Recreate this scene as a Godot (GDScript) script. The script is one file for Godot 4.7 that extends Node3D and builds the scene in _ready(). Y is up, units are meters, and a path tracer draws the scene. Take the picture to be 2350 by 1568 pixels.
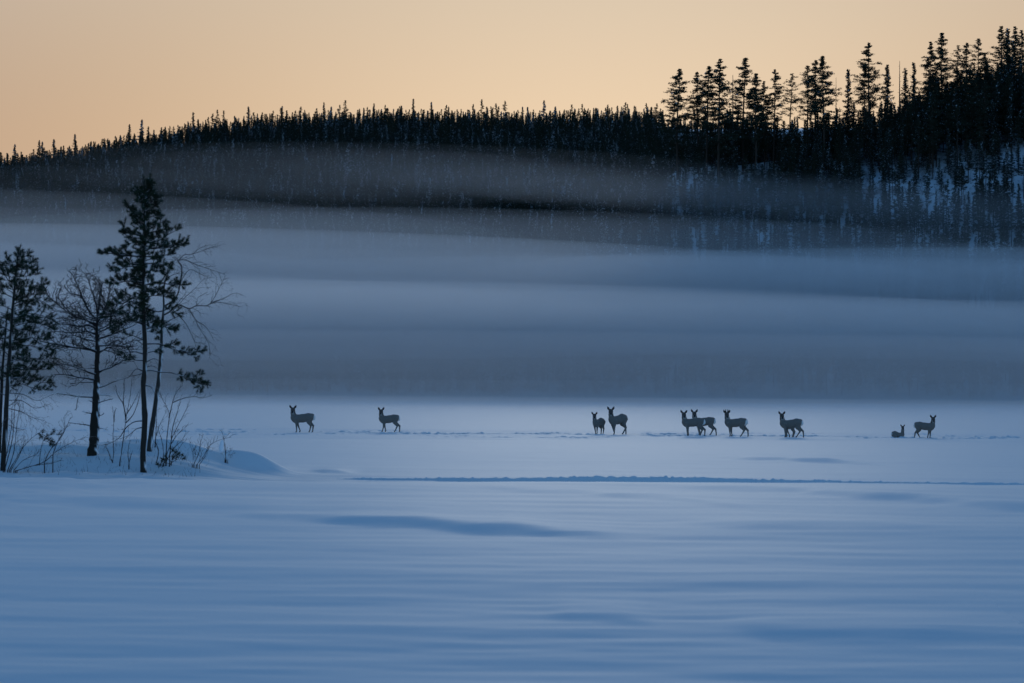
extends Node3D

# ---------------------------------------------------------------- numbers of the place
const FPX := 5344.0            # focal length in pixels of a 2350 x 1568 copy of the photograph
const EYE := 1.8
const ROLL := 0.0070
const PITCH := 0.02171
var cam_basis: Basis
var n_fine := FastNoiseLite.new()
var n_mid := FastNoiseLite.new()
var n_big := FastNoiseLite.new()
var n_crumb := FastNoiseLite.new()
var M := {}
var used := {}

# ---------------------------------------------------------------- mesh collector
class Geo:
	var v := PackedVector3Array()
	var n := PackedVector3Array()
	var c := PackedColorArray()
	var i := PackedInt32Array()
	var smooth := true
	func tri(a: Vector3, b: Vector3, d: Vector3, col: Color) -> void:
		var k := v.size()
		v.append(a); v.append(b); v.append(d)
		c.append(col); c.append(col); c.append(col)
		if smooth:
			var q := (d - a).cross(b - a).normalized()
			n.append(q); n.append(q); n.append(q)
		i.append(k); i.append(k + 1); i.append(k + 2)
	func tube(p: PackedVector3Array, r: PackedFloat32Array, sides: int, col: Color, bump := 0.0, rng: RandomNumberGenerator = null, snow := 0.0, snow_dir := Vector3.UP, snow_noise: FastNoiseLite = null) -> void:
		var k0 := v.size()
		var last := p.size() - 1
		var ref := Vector3(0.31, 0.2, 0.93)
		for k in p.size():
			var t: Vector3 = (p[mini(k + 1, last)] - p[maxi(k - 1, 0)]).normalized()
			if absf(t.dot(ref)) > 0.97:
				ref = Vector3(0.9, 0.1, -0.3)
			var b1 := (ref - t * ref.dot(t)).normalized()
			var b2 := t.cross(b1)
			for s in sides:
				var a := TAU * s / sides
				var o := b1 * cos(a) + b2 * sin(a)
				var rr: float = r[k]
				if bump > 0.0:
					rr *= 1.0 + rng.randf_range(-bump, bump)
				v.append(p[k] + o * rr)
				n.append(o)
				var cc := col
				if snow > 0.0:
					var f: float = o.dot(snow_dir) + (snow_noise.get_noise_3d(p[k].x * 9.0 + o.x * 0.6, p[k].y * 5.0, p[k].z * 9.0 + o.z * 0.6) if snow_noise else 0.0)
					if f > 1.0 - snow:
						cc = Color(0.74, 0.77, 0.8)
				c.append(cc)
		for k in last:
			for s in sides:
				var s2 := (s + 1) % sides
				var a := k0 + k * sides + s
				var b := k0 + k * sides + s2
				var a2 := a + sides
				var b2i := b + sides
				i.append(a); i.append(a2); i.append(b)
				i.append(b); i.append(a2); i.append(b2i)
	func mesh() -> ArrayMesh:
		var arr := []
		arr.resize(Mesh.ARRAY_MAX)
		arr[Mesh.ARRAY_VERTEX] = v
		if smooth:
			arr[Mesh.ARRAY_NORMAL] = n
		arr[Mesh.ARRAY_COLOR] = c
		arr[Mesh.ARRAY_INDEX] = i
		var m := ArrayMesh.new()
		if v.size() > 0:
			m.add_surface_from_arrays(Mesh.PRIMITIVE_TRIANGLES, arr)
		return m

# ---------------------------------------------------------------- nodes
func numbered(called: String) -> String:
	if not used.has(called):
		used[called] = 0
		return called
	used[called] += 1
	return "%s_%03d" % [called, used[called]]

func tag(o: Node3D, label: String, category := "", group := "", kind := "") -> Node3D:
	if label: o.set_meta("label", label)
	if category: o.set_meta("category", category)
	if group: o.set_meta("group", group)
	if kind: o.set_meta("kind", kind)
	return o

func thing(called: String, at: Vector3, label: String, category: String, group := "") -> Node3D:
	var o := Node3D.new()
	o.name = numbered(called)
	add_child(o)
	o.position = at
	return tag(o, label, category, group)

func part(called: String, m: Mesh, mat: Material, parent: Node3D) -> MeshInstance3D:
	var o := MeshInstance3D.new()
	var k := 0
	var nm := called
	while parent.has_node(NodePath(nm)):
		k += 1
		nm = "%s_%03d" % [called, k]
	o.name = nm
	o.mesh = m
	o.material_override = mat
	parent.add_child(o)
	return o

func top_mesh(called: String, m: Mesh, mat: Material) -> MeshInstance3D:
	var o := MeshInstance3D.new()
	o.name = numbered(called)
	o.mesh = m
	o.material_override = mat
	add_child(o)
	return o

# a pixel of the 2350-wide copy and a distance ahead -> a place
func place(X: float, Y: float, d: float) -> Vector3:
	var r := cam_basis * Vector3((X - 1175.0) / FPX, -(Y - 784.0) / FPX, -1.0)
	return Vector3(0, EYE, 0) + r * (d / -r.z)

func gauss(x: float) -> float:
	return exp(-x * x)

func table(x: float, t: Array) -> float:
	if x <= t[0][0]: return t[0][1]
	for k in range(1, t.size()):
		if x <= t[k][0]:
			var f: float = (x - t[k - 1][0]) / (t[k][0] - t[k - 1][0])
			return lerpf(t[k - 1][1], t[k][1], f)
	return t[t.size() - 1][1]

# ---------------------------------------------------------------- the snow field: height at (x, d metres ahead)
var drifts := []
func add_drift(pts: Array, face: float, high: float, tail: float) -> void:
	# each point: photo X, photo Y of the drift foot, share of the height there; turned into places on the snow once
	var line := []
	for p in pts:
		var d := 30.0
		for k in 8:
			var g := base_level(0.0, d)
			var r := cam_basis * Vector3((p[0] - 1175.0) / FPX, -(p[1] - 784.0) / FPX, -1.0)
			d = (EYE - g) / (-r.y / -r.z)
		line.append([(p[0] - 1175.0) / FPX * d, d, p[2]])
	drifts.append({"line": line, "x0": line[0][0], "x1": line[line.size() - 1][0], "face": face, "high": high, "tail": tail, "d0": line.map(func(a): return a[1]).min(), "d1": line.map(func(a): return a[1]).max()})

func base_level(x: float, d: float) -> float:
	return 0.36 * (1.0 - smoothstep(36.0, 47.0, d)) - 0.0034 * pow(clampf(31.0 - d, 0.0, 19.0), 2.0)

func ground(x: float, d: float) -> float:
	var y := base_level(x, d)
	if d < 60.0 and x < 0.0:
		# the wooded point on the left, with wind-packed mounds on its crest
		var west := 1.0 - smoothstep(-7.9, -4.4, x)
		y += west * (0.17 * smoothstep(43.5, 45.9, d) + 0.31 * smoothstep(45.9, 47.3, d) + 0.15 * smoothstep(47.2, 48.2, d)) * (1.0 - smoothstep(50.0, 56.0, d))
		y -= 0.13 * (1.0 - smoothstep(-6.0, -2.5, x)) * gauss((d - 43.4) / 1.5)
		var e := 1.0 if d > 48.7 else 0.5
		var dd := (d - 48.7) / e
		var r1 := (x + 7.75) / (0.62 if x < -7.75 else 0.9)
		y += 0.10 * gauss(r1) * gauss(dd)
		var dd2 := (d - 48.9) / e
		var r2 := (x + 6.75) / (0.5 if x < -6.75 else 0.85)
		y += 0.16 * gauss(r2 * 0.85) * gauss(dd2)
		var r3 := (x + 5.45) / (0.62 if x < -5.45 else 0.55)
		y += 0.31 * gauss(r3 * 0.85) * gauss((d - 49.4) / (1.1 if d > 49.4 else 0.55))
		y += 0.05 * west * n_mid.get_noise_2d(x * 1.2 + 40.0, d * 1.2)
	for q in drifts:
		if x < q.x0 or x > q.x1 or d < q.d0 - q.face * 1.5 or d > q.d1 + q.tail * 5.0:
			continue
		var l: Array = q.line
		for k in range(1, l.size()):
			if x <= l[k][0]:
				var f: float = (x - l[k - 1][0]) / (l[k][0] - l[k - 1][0])
				f = f * f * (3.0 - 2.0 * f)
				var s: float = d - lerpf(l[k - 1][1], l[k][1], f) - 0.5 * n_mid.get_noise_2d(x * 0.4, d * 0.1)
				var a: float = lerpf(l[k - 1][2], l[k][2], f) * q.high * 1.6
				a *= 1.0 + 0.35 * n_mid.get_noise_2d(x * 0.6 + 9.0, 3.0)
				y += a * smoothstep(0.0, q.face * 0.8, s) * exp(-maxf(s - q.face, 0.0) / q.tail)
				break
	# wind ripples: long in x, short in depth, softer far out
	var far := smoothstep(42.0, 52.0, d)
	var fade := 1.0 - smoothstep(150.0, 400.0, d)
	var sx := x + d * 0.12
	y += (0.040 * (1.0 - far) + 0.022 * far) * n_big.get_noise_2d(sx * 0.22, d * (1.0 - 0.35 * far)) * fade
	y += (0.011 * (1.0 - far) + 0.018 * far) * n_mid.get_noise_2d(sx * 0.17, d * 1.2) * fade
	y += (0.010 * (1.0 - far) + 0.012 * far) * n_fine.get_noise_2d(sx * 0.16, d * 1.3) * fade
	y += 0.006 * n_fine.get_noise_2d(sx * 0.3 + 70.0, d * 3.2) * (1.0 - far)
	if d > 40.0 and d < 56.0 and x > -4.0:
		# the ploughed edge of an old sled track, with crumbs
		var X := 1175.0 + FPX * x / d
		var dl := table(X, [[700, 47.6], [840, 47.4], [1000, 46.9], [1175, 46.0], [1400, 45.2], [1600, 45.6], [1800, 45.6], [2350, 45.2], [2800, 44.8]])
		var hh := table(X, [[740, 0.0], [840, 0.022], [1000, 0.03], [1175, 0.05], [1350, 0.085], [1600, 0.075], [1750, 0.055], [2000, 0.05], [2350, 0.05], [2800, 0.05]])
		var s := d - dl - 0.10 * n_mid.get_noise_2d(x * 0.3, 7.0)
		if s > -0.3 and s < 2.5:
			var cr := n_crumb.get_noise_2d(x * 2.6, d * 1.5)
			hh *= 1.7
			y += hh * smoothstep(0.0, 0.10, s) * exp(-maxf(s - 0.2, 0.0) / 0.5) * (1.0 + 0.2 * cr)
			y += 0.065 * maxf(0.0, n_crumb.get_noise_2d(x * 3.2 + 50.0, d * 2.4) - 0.30) * smoothstep(0.0, 0.1, s) * (1.0 - smoothstep(0.3, 0.9, s)) * smoothstep(0.0, 0.05, hh)
	if d > 84.0 and d < 116.0:
		# trodden trail of the herd
		for t in trails:
			var dl: float = t[0] + t[1] * x + t[2] * n_big.get_noise_2d(x * 0.35, t[0])
			var s := absf(d - dl)
			if s < t[3]:
				var on := smoothstep(-0.12, 0.25, n_mid.get_noise_2d(x * 0.35, t[0] * 3.0) + t[5])
				y += 1.5 * on * t[4] * n_crumb.get_noise_2d(x * 1.5, d * 1.1) * (1.0 - s / t[3])
	return y
var trails := [[99.2, 0.02, 1.6, 1.1, 0.085, 0.10], [101.5, 0.03, 1.2, 0.8, 0.07, -0.02], [97.3, 0.01, 1.0, 0.8, 0.08, -0.10], [95.0, 0.0, 1.5, 0.6, 0.06, -0.18], [105.5, 0.02, 1.5, 0.6, 0.06, -0.10], [92.0, -0.02, 1.5, 0.5, 0.05, -0.2], [111.0, 0.0, 1.5, 0.6, 0.05, -0.12]]

const FAR_RIDGE := [[-1600, 60], [-800, 84], [-400, 104], [0, 117], [150, 121], [300, 128], [450, 135], [600, 139], [850, 142], [1250, 142], [1500, 144], [2000, 144], [2600, 130], [4000, 100]]
const NEAR_RIDGE := [[500, 0], [900, 8], [1150, 26], [1350, 46], [1470, 64], [1560, 74], [1700, 75], [1900, 79], [2100, 84.5], [2200, 88], [2350, 94], [2600, 106], [3000, 112], [4000, 80]]
const SHORE := [[-1600, 560], [0, 640], [700, 650], [1200, 620], [1700, 585], [2350, 560], [4000, 520]]
func hill(u: float, d: float) -> float:
	var X := 1175.0 + FPX * u
	var x := u * d
	var s := table(X, SHORE)
	if d < s - 6.0:
		return -1.0
	var t := (d - s) / (1250.0 - s)
	var f := pow(maxf(t, 0.0), 1.12) if t < 1.0 else 1.0 - (t - 1.0) * 0.5
	var a := table(X, FAR_RIDGE) * f
	var t2 := (d - s) / (722.0 - s)
	var g := smoothstep(-0.12, 1.12, t2) - 0.03 if t2 < 1.0 else 0.97 - (t2 - 1.0) * 0.25
	var b := table(X, NEAR_RIDGE) * maxf(g, 0.0)
	var k := 6.0
	var h := maxf(a, b) + k * 0.25 * pow(maxf(k - absf(a - b), 0.0) / k, 2.0) * smoothstep(0.0, 0.3, t2)
	h += 2.4 * n_big.get_noise_2d(x * 0.013, d * 0.02) * smoothstep(0.0, 60.0, d - s)
	h += (0.9 + 0.9 * n_big.get_noise_2d(x * 0.05, d * 0.02)) * smoothstep(-5.0, 6.0, d - s) - 0.9 * (1.0 - smoothstep(-6.0, 0.0, d - s))
	return h

func sheet(us: PackedFloat32Array, ds: PackedFloat32Array, fn: Callable) -> ArrayMesh:
	var w := us.size()
	var hN := ds.size()
	var v := PackedVector3Array()
	v.resize(w * hN)
	for j in hN:
		var d := ds[j]
		for k in w:
			var u := us[k]
			v[j * w + k] = Vector3(u * d, fn.call(u, d), -d)
	var n := PackedVector3Array()
	n.resize(w * hN)
	for j in hN:
		var j0 := maxi(j - 1, 0) * w
		var j1 := mini(j + 1, hN - 1) * w
		for k in w:
			var a := v[j * w + mini(k + 1, w - 1)] - v[j * w + maxi(k - 1, 0)]
			var b := v[j1 + k] - v[j0 + k]
			n[j * w + k] = a.cross(b).normalized()
	var idx := PackedInt32Array()
	idx.resize((w - 1) * (hN - 1) * 6)
	var p := 0
	for j in hN - 1:
		for k in w - 1:
			var a := j * w + k
			idx[p] = a; idx[p + 1] = a + w; idx[p + 2] = a + 1
			idx[p + 3] = a + 1; idx[p + 4] = a + w; idx[p + 5] = a + w + 1
			p += 6
	var arr := []
	arr.resize(Mesh.ARRAY_MAX)
	arr[Mesh.ARRAY_VERTEX] = v
	arr[Mesh.ARRAY_NORMAL] = n
	arr[Mesh.ARRAY_INDEX] = idx
	var m := ArrayMesh.new()
	m.add_surface_from_arrays(Mesh.PRIMITIVE_TRIANGLES, arr)
	return m

# ---------------------------------------------------------------- sky
const SKY_FRONT := [[0.0, 0.87, 0.60, 0.36], [6.0, 0.76, 0.56, 0.365], [9.6, 0.63, 0.505, 0.37], [20.0, 0.38, 0.43, 0.47], [40.0, 0.115, 0.25, 0.44], [90.0, 0.02, 0.09, 0.25]]
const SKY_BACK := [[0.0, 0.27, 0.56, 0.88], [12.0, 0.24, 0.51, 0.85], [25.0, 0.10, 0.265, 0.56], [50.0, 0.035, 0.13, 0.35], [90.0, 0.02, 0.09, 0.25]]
func grade(e: float, t: Array) -> Color:
	for k in range(1, t.size()):
		if e <= t[k][0]:
			var f: float = (e - t[k - 1][0]) / (t[k][0] - t[k - 1][0])
			return Color(lerpf(t[k - 1][1], t[k][1], f), lerpf(t[k - 1][2], t[k][2], f), lerpf(t[k - 1][3], t[k][3], f))
	return Color(t[-1][1], t[-1][2], t[-1][3])

func sky_image() -> Image:
	var W := 2048
	var H := 1024
	var im := Image.create(W, H, false, Image.FORMAT_RGBF)
	var az := PackedFloat32Array()
	var core := PackedFloat32Array()
	for x in W:
		var a := fposmod((x + 0.5) / W * 360.0 - 3.0 + 180.0, 360.0) - 180.0
		az.append(exp(-pow(a / 60.0, 2.0)))
		core.append(exp(-pow(a / 13.0, 2.0)))
	for y in H:
		var e := 90.0 - (y + 0.5) / H * 180.0
		if e < -2.0:
			im.fill_rect(Rect2i(0, y, W, 1), Color(0.2, 0.25, 0.34))
			continue
		e = maxf(e, 0.0)
		var f := grade(e, SKY_FRONT)
		var low := 1.0 - smoothstep(5.0, 16.0, e)
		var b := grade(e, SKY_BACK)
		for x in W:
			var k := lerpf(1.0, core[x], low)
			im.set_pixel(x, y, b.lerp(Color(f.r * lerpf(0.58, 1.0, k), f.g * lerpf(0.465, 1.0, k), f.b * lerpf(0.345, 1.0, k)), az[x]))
	return im

# ---------------------------------------------------------------- far trees: [trunk mesh, crown mesh] of unit height 1 (metres scaled later)
func leaf(g: Geo, at: Vector3, size: float, flat: float, rng: RandomNumberGenerator, col: Color) -> void:
	var a := Vector3(rng.randfn(), rng.randfn() * flat, rng.randfn()).normalized() * size
	var b := Vector3(rng.randfn(), rng.randfn() * flat, rng.randfn()).normalized() * size * 0.55
	g.tri(at - a * 0.5, at + a * 0.5, at + b, col)

func far_pine(sd: int, h: float, bare: float, wide: float, dense: float, snow: float) -> Array:
	var rng := RandomNumberGenerator.new()
	rng.seed = sd
	var tr := Geo.new()
	var p := PackedVector3Array()
	var r := PackedFloat32Array()
	var lean := Vector3(rng.randf_range(-0.4, 0.4), 0, rng.randf_range(-0.4, 0.4))
	for k in 9:
		var t := k / 8.0
		p.append(Vector3(lean.x * t * t + 0.12 * sin(t * 7.0 + sd), t * h, lean.z * t * t))
		r.append(lerpf(0.012 * h, 0.0015 * h, t))
	tr.tube(p, r, 6, Color(0.05, 0.038, 0.03))
	var g := Geo.new()
	g.smooth = false
	var needle := Color(0.030, 0.038, 0.026)
	var white := Color(0.55, 0.6, 0.66)
	var nb := int(46 * dense)
	for k in nb:
		var t := bare + (1.0 - bare) * pow((k + rng.randf()) / nb, 0.9)
		var q := (t - bare) / (1.0 - bare)
		var reach := wide * h * (pow(1.0 - q, 0.8) * (0.45 + 0.55 * smoothstep(0.0, 0.3, q)) + 0.02) * rng.randf_range(0.30, 1.2)
		var a := rng.randf() * TAU
		var up := rng.randf_range(-0.30, 0.50) + 0.55 * q * q
		var from := Vector3(lean.x * t * t + 0.12 * sin(t * 7.0 + sd), t * h, lean.z * t * t)
		var dir := Vector3(cos(a), up, sin(a)).normalized()
		var tip := from + dir * reach
		tr.tube(PackedVector3Array([from, from + dir * reach * 0.6 - Vector3(0, reach * 0.05, 0), tip]), PackedFloat32Array([0.0026 * h, 0.0016 * h, 0.0006 * h]), 3, Color(0.05, 0.04, 0.03))
		var clumps := 2 + int(reach * 1.6)
		for m in clumps:
			var f := lerpf(0.4, 1.05, (m + rng.randf()) / clumps)
			var at := from + dir * reach * f + Vector3(rng.randfn() * 0.26, rng.randfn() * 0.11, rng.randfn() * 0.26) * (0.15 + reach * 0.42)
			for w in int(15 * dense):
				var o := Vector3(rng.randfn() * 0.27, rng.randfn() * 0.085, rng.randfn() * 0.27) * minf(1.0, 0.35 + reach * 0.35)
				leaf(g, at + o, rng.randf_range(0.2, 0.42), 0.7, rng, white if (o.y > 0.06 and rng.randf() < snow) else needle)
	for w in 26:
		var down := rng.randf()
		leaf(g, Vector3(lean.x, h, lean.z) + Vector3(rng.randfn() * 0.16 * down, -down * 0.06 * h, rng.randfn() * 0.16 * down), 0.28, 1.8, rng, needle)
	return [tr.mesh(), g.mesh(), h]

func far_spruce(sd: int, h: float, wide: float, snow: float, dense := 1.0, frost := false) -> Array:
	var rng := RandomNumberGenerator.new()
	rng.seed = sd
	var tr := Geo.new()
	tr.tube(PackedVector3Array([Vector3.ZERO, Vector3(0, h * 0.5, 0), Vector3(0, h, 0)]), PackedFloat32Array([0.012 * h, 0.007 * h, 0.001 * h]), 6, Color(0.05, 0.04, 0.035))
	var g := Geo.new()
	g.smooth = false
	var needle := Color(0.028, 0.036, 0.028)
	var white := Color(0.55, 0.6, 0.66)
	var nb := int(70 * dense)
	for k in nb:
		var t := 0.08 + 0.92 * pow((k + rng.randf()) / nb, 0.85)
		var reach := wide * h * pow(1.0 - t, 1.05) * rng.randf_range(0.55, 1.2) + 0.10
		var a := rng.randf() * TAU
		var dir := Vector3(cos(a), -0.35 + 0.7 * t * t, sin(a))
		var side := Vector3(-dir.z, 0, dir.x)
		var from := Vector3(0, t * h, 0)
		var cl := int((3 + reach * 5.0) * 1.0)
		for m in cl:
			var f := (m + rng.randf()) / cl
			var at := from + dir * reach * f + side * rng.randfn() * 0.12 * reach + Vector3(0, reach * 0.18 * f * f, 0)
			for w in 4:
				leaf(g, at + Vector3(rng.randfn() * 0.13, rng.randfn() * 0.08 - 0.03, rng.randfn() * 0.13), rng.randf_range(0.28, 0.55), 0.8, rng, white if rng.randf() < snow else needle)
	for w in 10:
		leaf(g, Vector3(rng.randfn() * 0.03, h * (1.0 - 0.05 * rng.randf()), rng.randfn() * 0.03), 0.32, 3.0, rng, needle)
	return [tr.mesh(), g.mesh(), h]

func far_snag(sd: int, h: float) -> Array:
	var rng := RandomNumberGenerator.new()
	rng.seed = sd
	var tr := Geo.new()
	tr.tube(PackedVector3Array([Vector3.ZERO, Vector3(0.1, h * 0.5, 0), Vector3(0, h, 0)]), PackedFloat32Array([0.011 * h, 0.007 * h, 0.002 * h]), 6, Color(0.06, 0.055, 0.05))
	for k in 26:
		var t := rng.randf_range(0.4, 0.98)
		var a := rng.randf() * TAU
		var l := rng.randf_range(0.3, 1.6) * (1.1 - t)
		var from := Vector3(0, t * h, 0)
		tr.tube(PackedVector3Array([from, from + Vector3(cos(a), 0.15, sin(a)) * l]), PackedFloat32Array([0.05, 0.015]), 3, Color(0.06, 0.055, 0.05))
	return [tr.mesh(), null, h]

func frost_shrub(sd: int, h: float, tint: Color) -> ArrayMesh:
	var rng := RandomNumberGenerator.new()
	rng.seed = sd
	var g := Geo.new()
	g.smooth = false
	for s in 5:
		var a := rng.randf() * TAU
		var top := Vector3(cos(a) * h * 0.3, h * rng.randf_range(0.7, 1.0), sin(a) * h * 0.3)
		for k in 34:
			var t := rng.randf_range(0.15, 1.0)
			var p := top * t
			var o := Vector3(rng.randfn(), rng.randf_range(0.0, 1.4), rng.randfn()).normalized() * rng.randf_range(0.4, 1.1) * (0.25 * h * (1.2 - t))
			var w := Vector3(rng.randfn(), rng.randfn(), rng.randfn()).normalized() * 0.035
			g.tri(p - w, p + w, p + o, tint if rng.randf() < 0.55 else Color(0.05, 0.045, 0.04))
			g.tri(p + o * 0.5 - w * 0.7, p + o * 0.5 + w * 0.7, p + o * 0.9 + Vector3(rng.randfn(), 0.6, rng.randfn()) * 0.12 * h, tint)
	return g.mesh()

# ---------------------------------------------------------------- near trees
func curve_of(pts: Array, steps: int) -> PackedVector3Array:
	# Catmull-Rom through the points
	var out := PackedVector3Array()
	var n := pts.size()
	for k in n - 1:
		var p0: Vector3 = pts[maxi(k - 1, 0)]
		var p1: Vector3 = pts[k]
		var p2: Vector3 = pts[k + 1]
		var p3: Vector3 = pts[mini(k + 2, n - 1)]
		for s in steps:
			var t := float(s) / steps
			out.append(0.5 * (2.0 * p1 + (p2 - p0) * t + (2.0 * p0 - 5.0 * p1 + 4.0 * p2 - p3) * t * t + (3.0 * p1 - p0 - 3.0 * p2 + p3) * t * t * t))
	out.append(pts[n - 1])
	return out

func radii(n: int, r0: float, r1: float, power := 1.0) -> PackedFloat32Array:
	var r := PackedFloat32Array()
	for k in n:
		r.append(lerpf(r0, r1, pow(float(k) / (n - 1), power)))
	return r

func brush(g: Geo, a: Vector3, b: Vector3, long: float, per_m: float, rng: RandomNumberGenerator, col: Color, frost: float) -> void:
	# needles all round a shoot from a to b
	var ax := b - a
	var l := ax.length()
	var t := ax / maxf(l, 0.001)
	var ref := Vector3(0.2, 0.1, 0.97) if absf(t.z) < 0.9 else Vector3(1, 0, 0)
	var b1 := (ref - t * ref.dot(t)).normalized()
	var b2 := t.cross(b1)
	var n := int(per_m * l) + 8
	for k in n:
		var f := rng.randf()
		var an := rng.randf() * TAU
		var o := b1 * cos(an) + b2 * sin(an)
		var root := a + ax * f
		var dir := (o + t * rng.randf_range(0.35, 1.1)).normalized()
		var side := dir.cross(o + t * 0.3).normalized() * 0.0034
		var ll := long * rng.randf_range(0.65, 1.1)
		g.tri(root - side, root + side, root + dir * ll, Color(0.62, 0.66, 0.7) if rng.randf() < frost * (0.4 + 0.6 * maxf(dir.y, 0.0)) else col)

func needled_branch(parent: Node3D, path: PackedVector3Array, r0: float, opt: Dictionary, rng: RandomNumberGenerator) -> void:
	var w := Geo.new()
	var g := Geo.new()
	g.smooth = false
	var bark: Color = opt.get("bark", Color(0.032, 0.027, 0.023))
	var needle: Color = opt.get("needle", Color(0.030, 0.040, 0.027))
	w.tube(path, radii(path.size(), r0, r0 * 0.28, 0.8), 5, bark, 0.12, rng, opt.get("snow", 0.0), Vector3.UP, n_mid)
	var long: float = opt.get("needle_long", 0.070)
	var start: float = opt.get("start", 0.4)
	var twigs: int = opt.get("twigs", 7)
	var spread: float = opt.get("spread", 0.2)
	var per: float = opt.get("per_m", 520.0)
	var frost: float = opt.get("frost", 0.03)
	var n := path.size()
	var total := 0.0
	for k in n - 1:
		total += path[k].distance_to(path[k + 1])
	for k in twigs:
		var f := lerpf(start, 0.98, (k + rng.randf() * 0.8) / twigs)
		var at := f * (n - 1)
		var i0 := int(at)
		var p := path[i0].lerp(path[mini(i0 + 1, n - 1)], at - i0)
		var t := (path[mini(i0 + 1, n - 1)] - path[maxi(i0 - 1, 0)]).normalized()
		var o := Vector3(rng.randfn(), rng.randfn() * 0.6 + 0.35, rng.randfn())
		o = (o - t * o.dot(t)).normalized()
		var dir := (t * rng.randf_range(0.3, 0.9) + o * 0.9).normalized()
		var l := spread * rng.randf_range(0.6, 1.25) * (1.15 - 0.4 * f)
		var mid := p + dir * l * 0.5 + Vector3(0, -0.02 * l, 0)
		var tip := p + dir * l + Vector3(0, l * rng.randf_range(0.02, 0.28), 0)
		w.tube(PackedVector3Array([p, mid, tip]), PackedFloat32Array([r0 * 0.3 + 0.002, r0 * 0.2 + 0.0018, 0.0016]), 4, bark)
		brush(g, p.lerp(mid, 0.5), tip + (tip - mid) * 0.1, long, per, rng, needle, frost)
		if rng.randf() < opt.get("sub", 0.6):
			var o2 := (dir * 0.6 + Vector3(rng.randfn(), rng.randfn() * 0.5 + 0.3, rng.randfn())).normalized() * l * 0.6
			w.tube(PackedVector3Array([mid, mid + o2]), PackedFloat32Array([0.003, 0.0015]), 3, bark)
			brush(g, mid + o2 * 0.25, mid + o2, long, per, rng, needle, frost)
	if opt.get("tip", true):
		brush(g, path[int((n - 1) * 0.84)], path[n - 1] + (path[n - 1] - path[n - 2]).normalized() * 0.03, long * 1.05, per * 1.3, rng, needle, frost)
	var br := part("branch", w.mesh(), M.bark, parent)
	if g.v.size():
		part("needles", g.mesh(), M.needle, br)

func leader(trunk: Node3D, path: PackedVector3Array, n: int, rng: RandomNumberGenerator) -> void:
	# the needles of the tree's own top shoot
	var g := Geo.new()
	g.smooth = false
	for k in range(path.size() - n, path.size()):
		brush(g, path[k - 1], path[k] + Vector3(0, 0.02, 0), 0.075, 620.0, rng, Color(0.030, 0.040, 0.027), 0.05)
	part("needles", g.mesh(), M.needle, trunk)

func bare_twigs(g: Geo, path: PackedVector3Array, r0: float, level: int, opt: Dictionary, rng: RandomNumberGenerator) -> void:
	var n := path.size()
	var total := 0.0
	for k in n - 1:
		total += path[k].distance_to(path[k + 1])
	var count := int(total * opt.per_m[level] + rng.randf())
	for k in count:
		var f := lerpf(opt.get("start", 0.2), 1.0, (k + rng.randf()) / count)
		var at := f * (n - 1)
		var i0 := mini(int(at), n - 2)
		var p := path[i0].lerp(path[i0 + 1], at - i0)
		var t := (path[i0 + 1] - path[i0]).normalized()
		var o := Vector3(rng.randfn(), rng.randfn() * 0.5, rng.randfn() * 0.8)
		o = (o - t * o.dot(t)).normalized()
		var dir: Vector3 = (t * opt.get("along", 0.7) + o * rng.randf_range(0.5, 1.1) + Vector3(0, opt.get("up", 0.2), 0)).normalized()
		var l: float = opt.long[level] * rng.randf_range(0.45, 1.25) * (1.2 - 0.5 * f)
		var bend := Vector3(rng.randfn() * 0.16, rng.randfn() * 0.1 + opt.get("sag", 0.0), rng.randfn() * 0.16) * l
		var bend2 := Vector3(rng.randfn() * 0.2, rng.randfn() * 0.14 + opt.get("sag", 0.0) * 2.6, rng.randfn() * 0.2) * l
		var q := PackedVector3Array([p, p + dir * l * 0.35 + bend * 0.3, p + dir * l * 0.7 + bend, p + dir * l + bend2])
		var rr := maxf(r0 * 0.5, opt.thin)
		g.tube(q, PackedFloat32Array([rr, rr * 0.8, rr * 0.62, opt.thin * 0.6]), 3, opt.bark, 0.0, null, opt.get("snow", 0.0), Vector3.UP, n_mid)
		if level + 1 < opt.per_m.size():
			bare_twigs(g, q, rr * 0.8, level + 1, opt, rng)

func bare_branch(parent: Node3D, path: PackedVector3Array, r0: float, r1: float, opt: Dictionary, rng: RandomNumberGenerator, called := "branch") -> void:
	var g := Geo.new()
	g.tube(path, radii(path.size(), r0, r1, 0.8), 6, opt.bark, 0.14, rng, opt.get("snow", 0.0), Vector3.UP, n_mid)
	bare_twigs(g, path, r0 * 0.55, 0, opt, rng)
	part(called, g.mesh(), M.bark, parent)

# crop-pixel helpers: the two enlarged views of the photograph that the big trees were measured on
func c2(a: Array) -> Vector2: return Vector2((220.0 + 0.2551 * a[0]) / 1.0894, (430.0 + 0.2551 * a[1]) / 1.0894)
func c3(a: Array) -> Vector2: return Vector2((220.0 + 0.2551 * a[0]) / 1.0894, (800.0 + 0.2551 * a[1]) / 1.0894)
func c4(a: Array) -> Vector2: return Vector2(91.8 + 0.2926 * a[0], 605.8 + 0.2926 * a[1])
func c1(a: Array) -> Vector2: return Vector2(0.3512 * a[0], 550.8 + 0.3512 * a[1])

func spot(q: Vector2, d: float) -> Vector3: return place(q.x, q.y, d)

func path_from(pts: Array, how: Callable, d: float, swing: float, base: Vector3, steps := 4) -> PackedVector3Array:
	# swing: how far the tip leans away from or towards the eye
	var out := []
	for k in pts.size():
		out.append(spot(how.call(pts[k]), d + swing * k / maxf(pts.size() - 1, 1.0)) - base)
	return curve_of(out, steps)

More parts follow.
